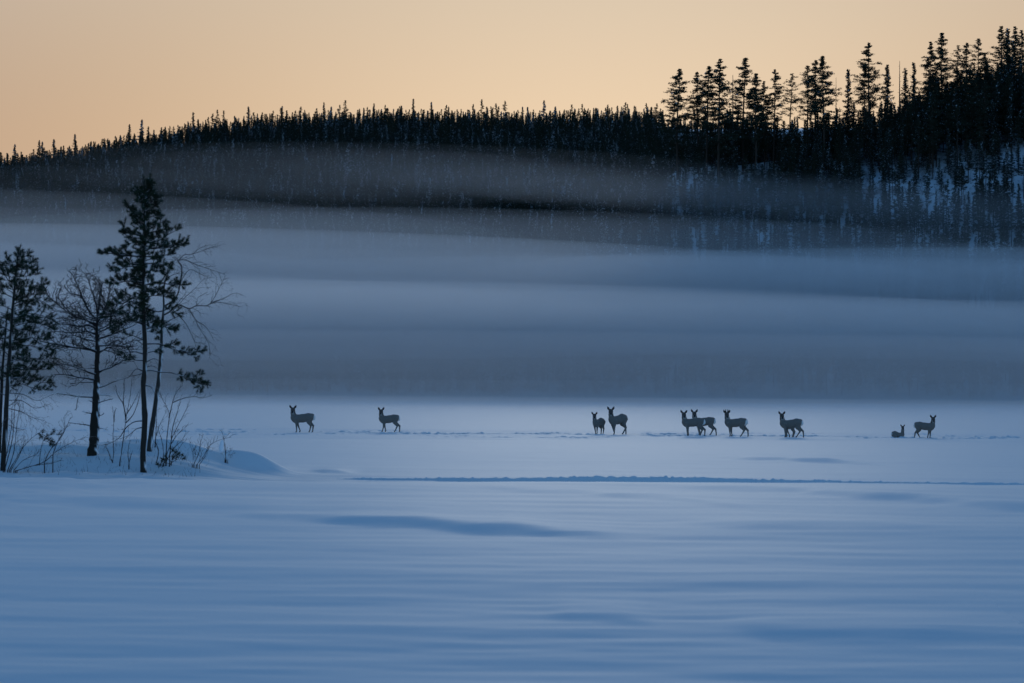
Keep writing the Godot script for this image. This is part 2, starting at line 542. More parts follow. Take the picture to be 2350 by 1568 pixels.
func tall_pine() -> void:
	var rng := RandomNumberGenerator.new()
	rng.seed = 11
	var D := 46.0
	var gx := place(328, 1080, D).x
	var base := Vector3(gx, ground(gx, D), -D)
	var t := thing("pine_tree", base, "tall slender pine with tufted dark crown, tallest tree on the snowy point at left", "tree")
	var tp := [base + Vector3(0.01, -0.15, 0) - base]
	for q in [c3([540, 1440]), c3([541, 1250]), c3([555, 1000]), c3([548, 800]), c3([541, 620]), c3([555, 480]), c3([556, 250]), c3([545, 0]), c2([538, 1300]), c2([545, 1100]), c2([550, 900]), c2([556, 700]), c2([556, 560]), c2([552, 400]), c2([548, 250]), c2([546, 120]), c2([544, 45])]:
		tp.append(spot(q, D) - base)
	var tw := Geo.new()
	var path := curve_of(tp, 3)
	tw.tube(path, radii(path.size(), 0.066, 0.011, 1.05), 9, Color(0.034, 0.029, 0.025), 0.10, rng, 0.07, Vector3(0.85, 0.3, -0.3).normalized(), n_mid)
	leader(part("trunk", tw.mesh(), M.bark, t), path, 5, rng)
	# [points in the upper view, radius, twigs, needle start]
	var up := [
		[[545, 200], [500, 190], [478, 160]], [[548, 160], [575, 130], [600, 100]], [[548, 210], [590, 190], [618, 150]], [[550, 270], [610, 230], [645, 190]],
		[[550, 300], [490, 260], [465, 215]], [[550, 330], [625, 290], [668, 245]], [[552, 440], [450, 400], [385, 320]], [[552, 390], [630, 350], [685, 310]],
		[[553, 470], [480, 450], [425, 430]], [[553, 460], [640, 430], [704, 405]], [[554, 540], [490, 500], [450, 480]], [[555, 590], [670, 520], [755, 475]],
		[[556, 630], [470, 610], [400, 600], [330, 500]], [[556, 650], [420, 640], [320, 580]], [[556, 600], [670, 580], [752, 560]], [[557, 690], [640, 660], [690, 620]], [[557, 700], [690, 670], [790, 610], [905, 550]],
		[[557, 745], [470, 690], [340, 720]], [[557, 755], [700, 745], [850, 720], [972, 700]], [[557, 770], [640, 745], [780, 742], [905, 680]],
		[[556, 835], [430, 820], [290, 800], [200, 770]], [[556, 830], [420, 825], [260, 805], [120, 782]], [[556, 830], [680, 825], [840, 800]], [[556, 870], [640, 850], [690, 870]],
		[[555, 910], [440, 900], [350, 910], [290, 870]], [[555, 950], [430, 925], [320, 950], [225, 965]], [[555, 900], [700, 900], [820, 945]], [[553, 1000], [650, 960], [760, 1010]],
		[[552, 1080], [440, 1040], [330, 1050]], [[552, 1085], [400, 1070], [300, 1085], [200, 1090]], [[552, 1110], [680, 1090], [830, 1105], [955, 1105]], [[550, 1100], [480, 1100], [420, 1130]],
		[[546, 1260], [440, 1215], [290, 1245]], [[546, 1270], [640, 1210], [840, 1240]], [[546, 1330], [690, 1370], [800, 1340], [872, 1395]], [[545, 1350], [430, 1270], [330, 1290], [215, 1300]],
		[[544, 1450], [400, 1380], [150, 1425]], [[544, 1430], [640, 1400], [700, 1500], [870, 1545]], [[544, 1500], [430, 1470], [240, 1540]], [[548, 1180], [650, 1150], [740, 1180], [800, 1190]]]
	for k in up.size():
		var ps: Array = up[k]
		var y0: float = ps[0][1]
		var lenpx := absf(ps[-1][0] - 550.0)
		var low := smoothstep(900.0, 1500.0, y0)
		var swing := rng.randf_range(-1.0, 1.0) * (0.06 + lenpx / 400.0 * 0.35)
		needled_branch(t, path_from(ps, c2, D, swing, base), 0.012 + lenpx * 0.00002, {"start": 0.28 + 0.2 * low, "twigs": int(4 + lenpx / 42.0), "spread": 0.15 + 0.07 * low, "sub": 0.7, "per_m": 820.0 - 260.0 * low, "snow": 0.2}, rng)
	# boughs that come towards the eye or go away from it
	for k in 56:
		var y := lerpf(210.0, 1540.0, (k + rng.randf()) / 56.0)
		var q := maxf(y - 60.0, 0.0) / 1450.0
		var reach := lerpf(40.0, 210.0, pow(q, 0.6)) * rng.randf_range(0.5, 1.0)
		var sx := rng.randf_range(-0.75, 0.75) * reach
		var ps := [[550, y], [550 + sx * 0.5, y - reach * 0.12], [550 + sx, y - reach * rng.randf_range(-0.05, 0.3)]]
		var sw := (1.0 if k % 2 else -1.0) * reach * 0.0024 * rng.randf_range(0.6, 1.1)
		needled_branch(t, path_from(ps, c2, D, sw, base), 0.011, {"start": 0.35, "twigs": int(3 + reach / 45.0), "spread": 0.15, "sub": 0.5, "per_m": 640.0, "snow": 0.2}, rng)
	var dn := [
		[[[555, 110], [640, 120], [690, 180]], 6, 0.3], [[[555, 95], [700, 60], [860, 95]], 8, 0.45], [[[556, 235], [690, 235], [790, 250], [860, 200]], 9, 0.5], [[[556, 238], [690, 238], [850, 292], [980, 320], [1150, 298]], 20, 0.48],
		[[[900, 290], [980, 330], [1070, 378]], 4, 0.55], [[[556, 340], [430, 310], [310, 340]], 6, 0.55], [[[556, 400], [470, 395], [405, 385]], 5, 0.5], [[[555, 502], [620, 495], [700, 512], [820, 520], [960, 570], [1070, 620], [1180, 640]], 24, 0.55],
		[[[1000, 590], [1060, 650], [1110, 690]], 4, 0.5], [[[900, 550], [980, 540], [1050, 555], [1120, 530]], 4, 0.5], [[[556, 330], [640, 310], [700, 330]], 4, 0.5], [[[545, 200], [430, 150], [240, 90]], 8, 0.4]]
	for b in dn:
		var ps: Array = b[0]
		needled_branch(t, path_from(ps, c3, D, rng.randf_range(-0.35, 0.35), base), 0.016, {"start": b[2], "twigs": b[1], "spread": 0.13, "sub": 0.5, "per_m": 640.0, "snow": 0.45, "frost": 0.06}, rng)
	var dead := {"per_m": [9.0, 7.0], "long": [0.16, 0.07], "thin": 0.0032, "bark": Color(0.032, 0.027, 0.024), "up": 0.05, "snow": 0.4}
	for ps in [[[550, 510], [470, 480], [400, 560], [300, 590]], [[545, 520], [480, 540], [400, 555]], [[548, 990], [450, 1000], [370, 1060], [300, 1160], [180, 1220], [60, 1225]], [[548, 1050], [470, 1070], [400, 1130], [300, 1170]], [[548, 640], [620, 660], [650, 720]], [[556, 420], [640, 380], [690, 400]], [[556, 470], [620, 450], [690, 480]]]:
		bare_branch(t, path_from(ps, c3, D, rng.randf_range(-0.3, 0.3), base), 0.015, 0.004, dead, rng)

func left_pines() -> void:
	var rng := RandomNumberGenerator.new()
	rng.seed = 23
	var D := 46.0
	var gx := place(8, 1083, D).x
	var base := Vector3(gx, ground(gx, D), -D)
	var t := thing("pine_tree", base, "dense bushy pine cut off by the left edge, thin bare trunk below its needles", "tree")
	var tp := [Vector3(0, -0.15, 0)]
	for q in [[18, 1490], [30, 1300], [40, 1100], [52, 900], [62, 750], [72, 600], [82, 450], [92, 340], [102, 230], [112, 130], [124, 58]]:
		tp.append(spot(c1(q), D) - base)
	var tw := Geo.new()
	var path := curve_of(tp, 3)
	tw.tube(path, radii(path.size(), 0.062, 0.010), 9, Color(0.034, 0.029, 0.025), 0.08, rng, 0.2, Vector3(0.85, 0.3, -0.4).normalized(), n_mid)
	leader(part("trunk", tw.mesh(), M.bark, t), path, 8, rng)
	var br := [
		[[118, 110], [150, 105], [178, 105]], [[112, 170], [160, 150], [215, 145]], [[108, 200], [170, 190], [220, 190]], [[102, 240], [180, 235], [255, 218]], [[98, 300], [190, 300], [310, 285]], [[96, 320], [180, 330], [280, 335]],
		[[116, 130], [60, 150], [42, 120]], [[108, 200], [70, 180], [45, 150]], [[102, 250], [40, 230], [0, 180]], [[98, 290], [50, 260], [20, 210]], [[92, 350], [40, 320], [5, 300]], [[90, 380], [20, 350], [-70, 330]],
		[[86, 420], [180, 390], [270, 400], [330, 440]], [[82, 460], [10, 430], [-90, 430]], [[78, 520], [180, 480], [290, 500], [340, 520]], [[74, 570], [190, 540], [300, 560], [345, 580]], [[72, 600], [0, 560], [-100, 560]], [[68, 660], [190, 640], [280, 650], [340, 640]],
		[[66, 700], [180, 690], [290, 710], [350, 720]], [[62, 760], [0, 720], [-110, 720]], [[60, 790], [170, 770], [280, 780], [355, 775]], [[56, 850], [170, 830], [270, 850], [330, 830]], [[52, 910], [170, 900], [260, 930], [345, 935]], [[52, 900], [-10, 870], [-100, 880]],
		[[48, 960], [130, 940], [220, 970], [330, 980]], [[82, 440], [150, 410], [220, 420]], [[75, 560], [140, 540], [210, 530]], [[66, 680], [130, 660], [200, 640]]]
	for ps in br:
		var lenpx := absf(ps[-1][0] - 90.0)
		needled_branch(t, path_from(ps, c1, D, rng.randf_range(-1.0, 1.0) * lenpx * 0.0022, base), 0.012, {"start": 0.3, "twigs": int(3 + lenpx / 30.0), "spread": 0.19, "sub": 0.5, "per_m": 560.0, "snow": 0.2}, rng)
	for k in 12:
		var y := lerpf(380.0, 960.0, (k + rng.randf()) / 12.0)
		var sx := rng.randf_range(-140.0, 190.0)
		var x0 := 124.0 - (y - 58.0) * 0.083
		needled_branch(t, path_from([[x0, y], [x0 + sx * 0.5, y - 15], [x0 + sx, y - rng.randf_range(-10.0, 45.0)]], c1, D, (1.0 if k % 2 else -1.0) * rng.randf_range(0.25, 0.6), base), 0.011, {"start": 0.35, "twigs": 9, "spread": 0.2, "sub": 0.5, "per_m": 520.0, "snow": 0.2}, rng)
	for k in 20:
		var y := lerpf(95.0, 440.0, (k + rng.randf()) / 20.0)
		var x0 := 124.0 - (y - 58.0) * 0.083
		var sx := rng.randf_range(-1.0, 1.0) * lerpf(18.0, 80.0, (y - 95.0) / 345.0)
		needled_branch(t, path_from([[x0, y], [x0 + sx * 0.5, y - 12], [x0 + sx, y - rng.randf_range(10.0, 35.0)]], c1, D, (1.0 if k % 3 else -1.0) * rng.randf_range(0.05, 0.22), base), 0.008, {"start": 0.2, "twigs": 4, "spread": 0.12, "sub": 0.4, "per_m": 620.0}, rng)
	var dead := {"per_m": [10.0, 8.0], "long": [0.3, 0.12], "thin": 0.0028, "bark": Color(0.032, 0.027, 0.024), "up": -0.12, "sag": -0.15, "snow": 0.2}
	for ps in [[[46, 1000], [150, 1010], [240, 1050], [340, 1010]], [[44, 1050], [140, 1050], [230, 1100], [330, 1070]], [[40, 1100], [130, 1120], [210, 1160], [290, 1180]], [[44, 1020], [-20, 1000], [-90, 1040]], [[36, 1200], [100, 1230], [160, 1240]], [[42, 1090], [90, 1060], [150, 960]]]:
		bare_branch(t, path_from(ps, c1, D, rng.randf_range(-0.3, 0.3), base), 0.010, 0.003, dead, rng)
	# a second, thinner pine close behind
	var D2 := 47.5
	gx = place(-4, 1075, D2).x
	base = Vector3(gx, ground(gx, D2), -D2)
	t = thing("pine_tree", base, "thin half-hidden pine just behind the bushy pine at the left edge", "tree")
	tp = [Vector3(0, -0.1, 0)]
	for q in [[-8, 1400], [2, 1150], [10, 950], [20, 780], [32, 640], [40, 540], [44, 470]]:
		tp.append(spot(c1(q), D2) - base)
	path = curve_of(tp, 3)
	tw = Geo.new()
	tw.tube(path, radii(path.size(), 0.045, 0.008), 8, Color(0.034, 0.029, 0.025), 0.08, rng)
	leader(part("trunk", tw.mesh(), M.bark, t), path, 5, rng)
	for k in 22:
		var y := lerpf(475.0, 980.0, (k + 0.5) / 22.0)
		var x0 := lerpf(48.0, 8.0, (y - 380.0) / 600.0)
		var sx := (1.0 if k % 2 else -1.0) * rng.randf_range(60.0, 190.0)
		needled_branch(t, path_from([[x0, y], [x0 + sx * 0.5, y - 20], [x0 + sx, y - rng.randf_range(-10.0, 40.0)]], c1, D2, rng.randf_range(-0.5, 0.5), base), 0.009, {"start": 0.35, "twigs": 8, "spread": 0.2, "sub": 0.5, "per_m": 460.0, "snow": 0.2}, rng)

func bare_tree() -> void:
	var rng := RandomNumberGenerator.new()
	rng.seed = 37
	var D := 47.2
	var gx := place(213, 1045, D).x
	var base := Vector3(gx, ground(gx, D), -D)
	var t := thing("bare_tree", base, "gnarled leafless tree with snow-plastered thick trunk left of the tall pine", "tree")
	var tp := [Vector3(0, -0.15, 0)]
	for q in [[415, 1480], [422, 1380], [430, 1250], [436, 1120], [440, 1000], [445, 900], [448, 800], [449, 700], [450, 600], [450, 520], [450, 440], [462, 330], [470, 220], [487, 130]]:
		tp.append(spot(c4(q), D) - base)
	var path := curve_of(tp, 4)
	var r := PackedFloat32Array()
	for k in path.size():
		var f := float(k) / (path.size() - 1)
		r.append(table(f, [[0.0, 0.118], [0.07, 0.112], [0.2, 0.09], [0.35, 0.066], [0.5, 0.053], [0.72, 0.042], [0.8, 0.022], [1.0, 0.005]]))
	var tw := Geo.new()
	tw.tube(path, r, 14, Color(0.030, 0.026, 0.023), 0.16, rng, 0.07, Vector3(0.85, 0.1, 0.1).normalized(), n_fine)
	part("trunk", tw.mesh(), M.bark, t)
	var opt := {"per_m": [13.0, 11.0, 6.0], "long": [0.36, 0.17, 0.08], "thin": 0.0060, "bark": Color(0.028, 0.026, 0.026), "up": 0.22, "snow": 0.10, "along": 0.8, "start": 0.22}
	var stub := {"per_m": [14.0], "long": [0.08], "thin": 0.005, "bark": Color(0.030, 0.026, 0.023), "up": 0.1, "snow": 0.45, "start": 0.3}
	for b in [
		[[[449, 690], [380, 670], [260, 655], [120, 630], [-10, 605]], 0.026], [[[450, 480], [380, 450], [250, 400], [140, 320], [60, 250]], 0.020], [[[450, 520], [380, 480], [300, 490], [150, 470], [40, 500]], 0.018], [[[450, 560], [370, 530], [260, 540], [110, 530]], 0.018],
		[[[450, 440], [390, 380], [330, 260], [290, 160], [250, 75]], 0.020], [[[365, 320], [320, 255], [230, 225], [188, 165]], 0.012], [[[448, 870], [390, 855], [330, 830], [200, 790], [95, 800]], 0.019], [[[446, 915], [380, 900], [300, 890], [200, 868], [110, 870]], 0.022],
		[[[450, 420], [438, 320], [400, 200], [362, 85]], 0.014], [[[462, 330], [480, 240], [480, 150]], 0.010], [[[452, 460], [500, 370], [530, 290], [552, 175]], 0.016], [[[451, 470], [520, 420], [590, 375], [700, 300]], 0.016],
		[[[450, 590], [530, 565], [620, 530], [740, 480]], 0.018], [[[450, 645], [520, 640], [600, 638], [700, 660]], 0.016], [[[449, 705], [490, 680], [540, 655], [640, 640], [740, 600]], 0.020], [[[448, 860], [500, 830], [560, 810], [640, 765], [690, 745]], 0.019],
		[[[450, 500], [330, 420], [220, 370], [140, 260]], 0.014], [[[450, 610], [350, 590], [250, 560], [170, 590]], 0.013], [[[450, 540], [540, 500], [640, 430], [720, 420]], 0.014]]:
		bare_branch(t, path_from(b[0], c4, D, rng.randf_range(-0.9, 0.9), base), b[1] * 1.25, 0.007, opt, rng)
	for k in 9:
		var y := rng.randf_range(400.0, 720.0)
		var sx := rng.randf_range(-160.0, 160.0)
		bare_branch(t, path_from([[450, y], [450 + sx * 0.6, y - 25], [450 + sx, y - 70]], c4, D, (1.0 if k % 2 else -1.0) * rng.randf_range(0.5, 1.1), base), 0.016, 0.005, opt, rng)
	for b in [
		[[[444, 930], [340, 930], [240, 940]], 0.014], [[[440, 1048], [370, 1045], [280, 1038], [200, 1025], [128, 1018]], 0.019], [[[300, 1040], [290, 1090], [280, 1150]], 0.009], [[[434, 1178], [380, 1170], [328, 1155]], 0.016], [[[424, 1278], [360, 1262], [300, 1255], [220, 1245]], 0.016],
		[[[442, 975], [500, 960], [555, 935], [610, 915]], 0.018], [[[438, 1098], [500, 1075], [572, 1058]], 0.014], [[[440, 1030], [510, 1030], [545, 1035]], 0.010], [[[434, 1195], [470, 1190], [500, 1176]], 0.010], [[[428, 1292], [480, 1290], [530, 1302]], 0.010], [[[440, 1085], [400, 1080], [385, 1070]], 0.012], [[[446, 820], [400, 820], [350, 822]], 0.010], [[[446, 795], [410, 795], [400, 790]], 0.012]]:
		bare_branch(t, path_from(b[0], c4, D, rng.randf_range(-0.25, 0.25), base), b[1], 0.006, stub, rng)

func leaning_birch() -> void:
	var rng := RandomNumberGenerator.new()
	rng.seed = 41
	var D := 47.8
	var q0: Vector2 = c3([605, 1245])
	var gx := spot(q0, D).x
	var base := Vector3(gx, ground(gx, D), -D)
	var t := thing("birch_tree", base, "leaning leafless birch with fine drooping twigs, right of the tall pine", "tree")
	var tp := [Vector3(-0.03, -0.2, 0)]
	for q in [c3([605, 1235]), c3([622, 1080]), c3([650, 900]), c3([672, 740]), c3([690, 600]), c3([705, 450]), c3([715, 300]), c3([722, 150]), c3([728, 20]), c2([742, 1330]), c2([740, 1220]), c2([745, 1120]), c2([765, 1040]), c2([800, 960]), c2([830, 880])]:
		tp.append(spot(q, D) - base)
	var path := curve_of(tp, 3)
	var tw := Geo.new()
	tw.tube(path, radii(path.size(), 0.062, 0.006, 0.9), 10, Color(0.05, 0.045, 0.042), 0.06, rng, 0.07, Vector3(0.85, 0.2, 0.1).normalized(), n_fine)
	part("trunk", tw.mesh(), M.bark, t)
	var opt := {"per_m": [8.0, 8.0], "long": [0.34, 0.14], "thin": 0.0026, "bark": Color(0.040, 0.034, 0.032), "up": 0.0, "sag": -0.07, "along": 0.9, "start": 0.15}
	for b in [
		[[[742, 1320], [860, 1235], [905, 1080], [918, 930], [880, 870], [960, 865], [1060, 910], [1180, 950], [1340, 1005]], 0.017], [[[885, 868], [940, 815], [1020, 805], [1090, 750], [1160, 720]], 0.008], [[[1020, 805], [1130, 770], [1200, 742], [1268, 735]], 0.006],
		[[[745, 1400], [800, 1370], [880, 1303], [990, 1340], [1060, 1312], [1170, 1308], [1230, 1245], [1290, 1130], [1348, 1010]], 0.019], [[[1195, 1290], [1330, 1240], [1400, 1200], [1462, 1186]], 0.008], [[[1180, 1300], [1270, 1275], [1400, 1300], [1500, 1322]], 0.008],
		[[[990, 1340], [1030, 1410], [1060, 1460], [1130, 1500], [1190, 1570], [1235, 1660]], 0.010], [[[900, 1420], [960, 1490], [1000, 1570], [1040, 1660], [1060, 1720]], 0.008], [[[1060, 1460], [1090, 1530], [1180, 1680], [1190, 1790]], 0.007],
		[[[905, 1080], [990, 960], [1080, 990], [1180, 1040]], 0.007], [[[890, 1300], [960, 1220], [1060, 1130], [1130, 1050]], 0.007], [[[800, 1370], [900, 1260], [960, 1180]], 0.007], [[[740, 1480], [830, 1440], [930, 1400], [990, 1375]], 0.008], [[[765, 1040], [860, 1000], [930, 990]], 0.008], [[[780, 1000], [800, 900], [870, 850]], 0.008], [[[1060, 1312], [1080, 1230], [1170, 1180]], 0.006]]:
		bare_branch(t, path_from(b[0], c2, D, rng.randf_range(-0.8, 0.8), base), b[1], 0.003, opt, rng)

func shrub(called: String, label: String, stems: Array, how: Callable, D: float, r0: float, opt: Dictionary, sd: int, category := "shrub", group := "") -> Node3D:
	var rng := RandomNumberGenerator.new()
	rng.seed = sd
	var q: Vector2 = how.call(stems[0][0])
	var gx := spot(q, D).x
	var base := Vector3(gx, ground(gx, D), -D)
	var t := thing(called, base, label, category, group)
	for ps in stems:
		var p := path_from(ps, how, D, rng.randf_range(-0.35, 0.35), base)
		var fx := base.x + p[0].x
		var off := ground(fx, D) - base.y - 0.06 - p[0].y
		if ps[0][1] > 1250 or how == c1:
			p.insert(0, Vector3(p[0].x, minf(ground(fx, D) - base.y - 0.05, p[0].y - 0.02), p[0].z))
		bare_branch(t, p, r0, opt.thin, opt, rng, "stem")
	return t

func shrubs() -> void:
	var dark := Color(0.036, 0.031, 0.029)
	var o := {"per_m": [9.0, 7.0], "long": [0.20, 0.08], "thin": 0.0030, "bark": dark, "up": 0.5, "along": 1.0, "start": 0.3, "snow": 0.25}
	shrub("sapling", "thin knotty leafless sapling between the bare tree and the tall pine", [[[235, 1412], [250, 1300], [243, 1150], [252, 1000], [240, 850]], [[240, 1400], [205, 1310], [180, 1250]], [[252, 1000], [262, 900], [275, 870]]], c3, 46.6, 0.010, {"per_m": [14.0], "long": [0.07], "thin": 0.0034, "bark": dark, "up": 0.5, "along": 0.8, "start": 0.2, "snow": 0.25}, 51)
	shrub("sapling", "forked leafless sapling just left of the tall pine trunk", [[[310, 1405], [340, 1200], [368, 1000], [378, 920], [410, 760], [428, 575]], [[370, 985], [345, 830], [290, 740], [268, 640]], [[372, 960], [345, 800], [355, 660], [350, 590]], [[368, 1010], [440, 930], [490, 800], [512, 690]], [[378, 920], [430, 840], [480, 740]]], c3, 46.4, 0.013, {"per_m": [7.0, 4.0], "long": [0.14, 0.06], "thin": 0.0030, "bark": dark, "up": 0.7, "along": 1.0, "start": 0.3, "snow": 0.2}, 52)
	shrub("sapling", "short leafless stick sapling close to the tall pine foot", [[[402, 1412], [390, 1300], [410, 1180]], [[400, 1400], [420, 1330], [430, 1300]]], c3, 46.2, 0.009, {"per_m": [12.0], "long": [0.07], "thin": 0.0032, "bark": dark, "up": 0.6, "along": 0.9, "start": 0.2}, 53)
	shrub("willow_shrub", "big many-stemmed leafless willow at the foot of the leaning birch", [
		[[765, 1310], [775, 1130], [795, 960], [790, 900], [730, 780], [690, 690]], [[795, 960], [830, 800], [870, 700], [930, 640]], [[830, 810], [930, 770], [1040, 752], [1120, 765], [1210, 742]], [[800, 1330], [815, 1180], [850, 1100], [920, 960], [985, 830]], [[815, 1180], [830, 1050], [870, 920], [900, 800]],
		[[740, 1420], [800, 1240], [880, 1120], [960, 1050]], [[660, 1440], [690, 1290], [660, 1180], [690, 1060], [745, 940]], [[700, 1440], [740, 1320], [720, 1180], [680, 1050]], [[760, 1400], [830, 1270], [900, 1200], [945, 1140]], [[790, 1440], [850, 1330], [930, 1200]], [[655, 1250], [668, 1040], [672, 860]]], c3, 46.6, 0.012, o, 54)
	shrub("willow_shrub", "low leafless bush at the left end of the snow mounds, one twig arching right", [[[1020, 1422], [1030, 1330], [1005, 1240]], [[1030, 1424], [1080, 1320], [1100, 1210], [1130, 1120]], [[1060, 1424], [1130, 1340], [1185, 1240], [1280, 1180], [1400, 1150]], [[1040, 1424], [1050, 1320], [1040, 1250]], [[1090, 1420], [1150, 1330], [1200, 1220]], [[1070, 1424], [1100, 1350], [1120, 1270]]], c3, 46.8, 0.008, o, 55)
	var t := shrub("willow_shrub", "small leafless bush holding a lump of snow between two smooth mounds", [[[1350, 1372], [1340, 1260], [1330, 1170], [1315, 1105]], [[1345, 1372], [1310, 1290], [1285, 1240]], [[1360, 1372], [1385, 1300], [1400, 1260]], [[1370, 1374], [1400, 1330], [1420, 1300]], [[1340, 1370], [1350, 1290], [1345, 1220]]], c3, 48.4, 0.007, {"per_m": [12.0, 8.0], "long": [0.12, 0.06], "thin": 0.003, "bark": dark, "up": 0.5, "along": 1.0, "start": 0.25, "snow": 0.5}, 56)
	var g := Geo.new()
	var c := spot(c3([1306, 1235]), 48.4) - t.position
	g.tube(PackedVector3Array([c + Vector3(0.01, -0.14, 0), c + Vector3(0, -0.11, 0), c + Vector3(-0.005, -0.04, 0), c + Vector3(0.01, 0.06, 0), c + Vector3(0.02, 0.11, 0), c + Vector3(0.02, 0.13, 0)]), PackedFloat32Array([0.004, 0.035, 0.05, 0.04, 0.025, 0.003]), 9, Color(0.8, 0.82, 0.86))
	part("snow_lump", g.mesh(), M.bark, t)
	shrub("willow_shrub", "sprawling leafless bush under the bushy pine, long branches sweeping low to the right", [
		[[100, 1508], [200, 1480], [290, 1450], [345, 1400], [420, 1350], [500, 1310], [565, 1290]], [[110, 1508], [170, 1485], [250, 1470], [330, 1462], [405, 1438]], [[60, 1505], [110, 1420], [170, 1330], [240, 1270], [290, 1240]], [[50, 1505], [90, 1380], [110, 1200], [130, 1090]], [[70, 1505], [130, 1400], [160, 1310]],
		[[290, 1450], [330, 1370], [400, 1290], [460, 1160]], [[345, 1400], [380, 1310], [420, 1240], [415, 1160]], [[30, 1500], [80, 1300], [95, 1100], [100, 1000]], [[90, 1506], [150, 1440], [240, 1400], [250, 1380]], [[-20, 1505], [-10, 1300], [20, 1180]], [[20, 1500], [70, 1250], [75, 1130]]], c1, 45.6, 0.012, {"per_m": [8.0, 7.0], "long": [0.26, 0.10], "thin": 0.0030, "bark": dark, "up": 0.35, "along": 1.0, "start": 0.3, "snow": 0.25}, 57)
	# young pine sprigs poking out of the snow
	var rng := RandomNumberGenerator.new()
	rng.seed = 61
	var b := spot(c3([830, 1420]), 46.2)
	b.y = ground(b.x, 46.2)
	var s := thing("pine_sapling", b, "knee-high pine sapling half buried under the willow stems", "tree")
	for ps in [[[815, 1430], [825, 1350], [835, 1265]], [[820, 1370], [860, 1330], [885, 1315]], [[815, 1400], [870, 1370], [935, 1362]], [[815, 1420], [750, 1400], [700, 1435]], [[815, 1390], [770, 1360], [740, 1380]]]:
		needled_branch(s, path_from(ps, c3, 46.2, rng.randf_range(-0.15, 0.15), b), 0.008, {"start": 0.3, "twigs": 5, "spread": 0.10, "sub": 0.4, "per_m": 420.0, "frost": 0.12}, rng)
	b = spot(c1([250, 1400]), 46.4)
	b.y = ground(b.x, 46.4)
	s = thing("pine_sapling", b, "wispy pine sapling with one tufted top right of the bushy pine", "tree")
	needled_branch(s, path_from([[255, 1480], [262, 1400], [275, 1330], [300, 1280]], c1, 46.4, 0.0, b), 0.009, {"start": 0.7, "twigs": 3, "spread": 0.12, "per_m": 400.0, "frost": 0.1}, rng)
	for ps in [[[290, 1290], [330, 1275], [390, 1268]], [[285, 1300], [330, 1310], [352, 1335]], [[280, 1310], [310, 1320], [330, 1330]], [[290, 1280], [275, 1270], [262, 1290]]]:
		needled_branch(s, path_from(ps, c1, 46.4, rng.randf_range(-0.15, 0.15), b), 0.006, {"start": 0.35, "twigs": 4, "spread": 0.10, "sub": 0.4, "per_m": 400.0, "frost": 0.12}, rng)
	# dry grass and twig stubble sticking out of the snow
	var st := Geo.new()
	st.smooth = false
	for k in 420:
		var x := rng.randf_range(-11.5, -6.2)
		var d := rng.randf_range(45.2, 49.0)
		var y := ground(x, d)
		var h := rng.randf_range(0.04, 0.22) * rng.randf()
		var tip := Vector3(x + rng.randfn() * 0.07, y + h + 0.04, -d + rng.randfn() * 0.05)
		st.tri(Vector3(x - 0.003, y - 0.01, -d), Vector3(x + 0.003, y - 0.01, -d), tip, Color(0.05, 0.045, 0.04))
	tag(top_mesh("dry_grass", st.mesh(), M.needle), "dry grass stubble poking through snow under the trees", "grass", "", "stuff")

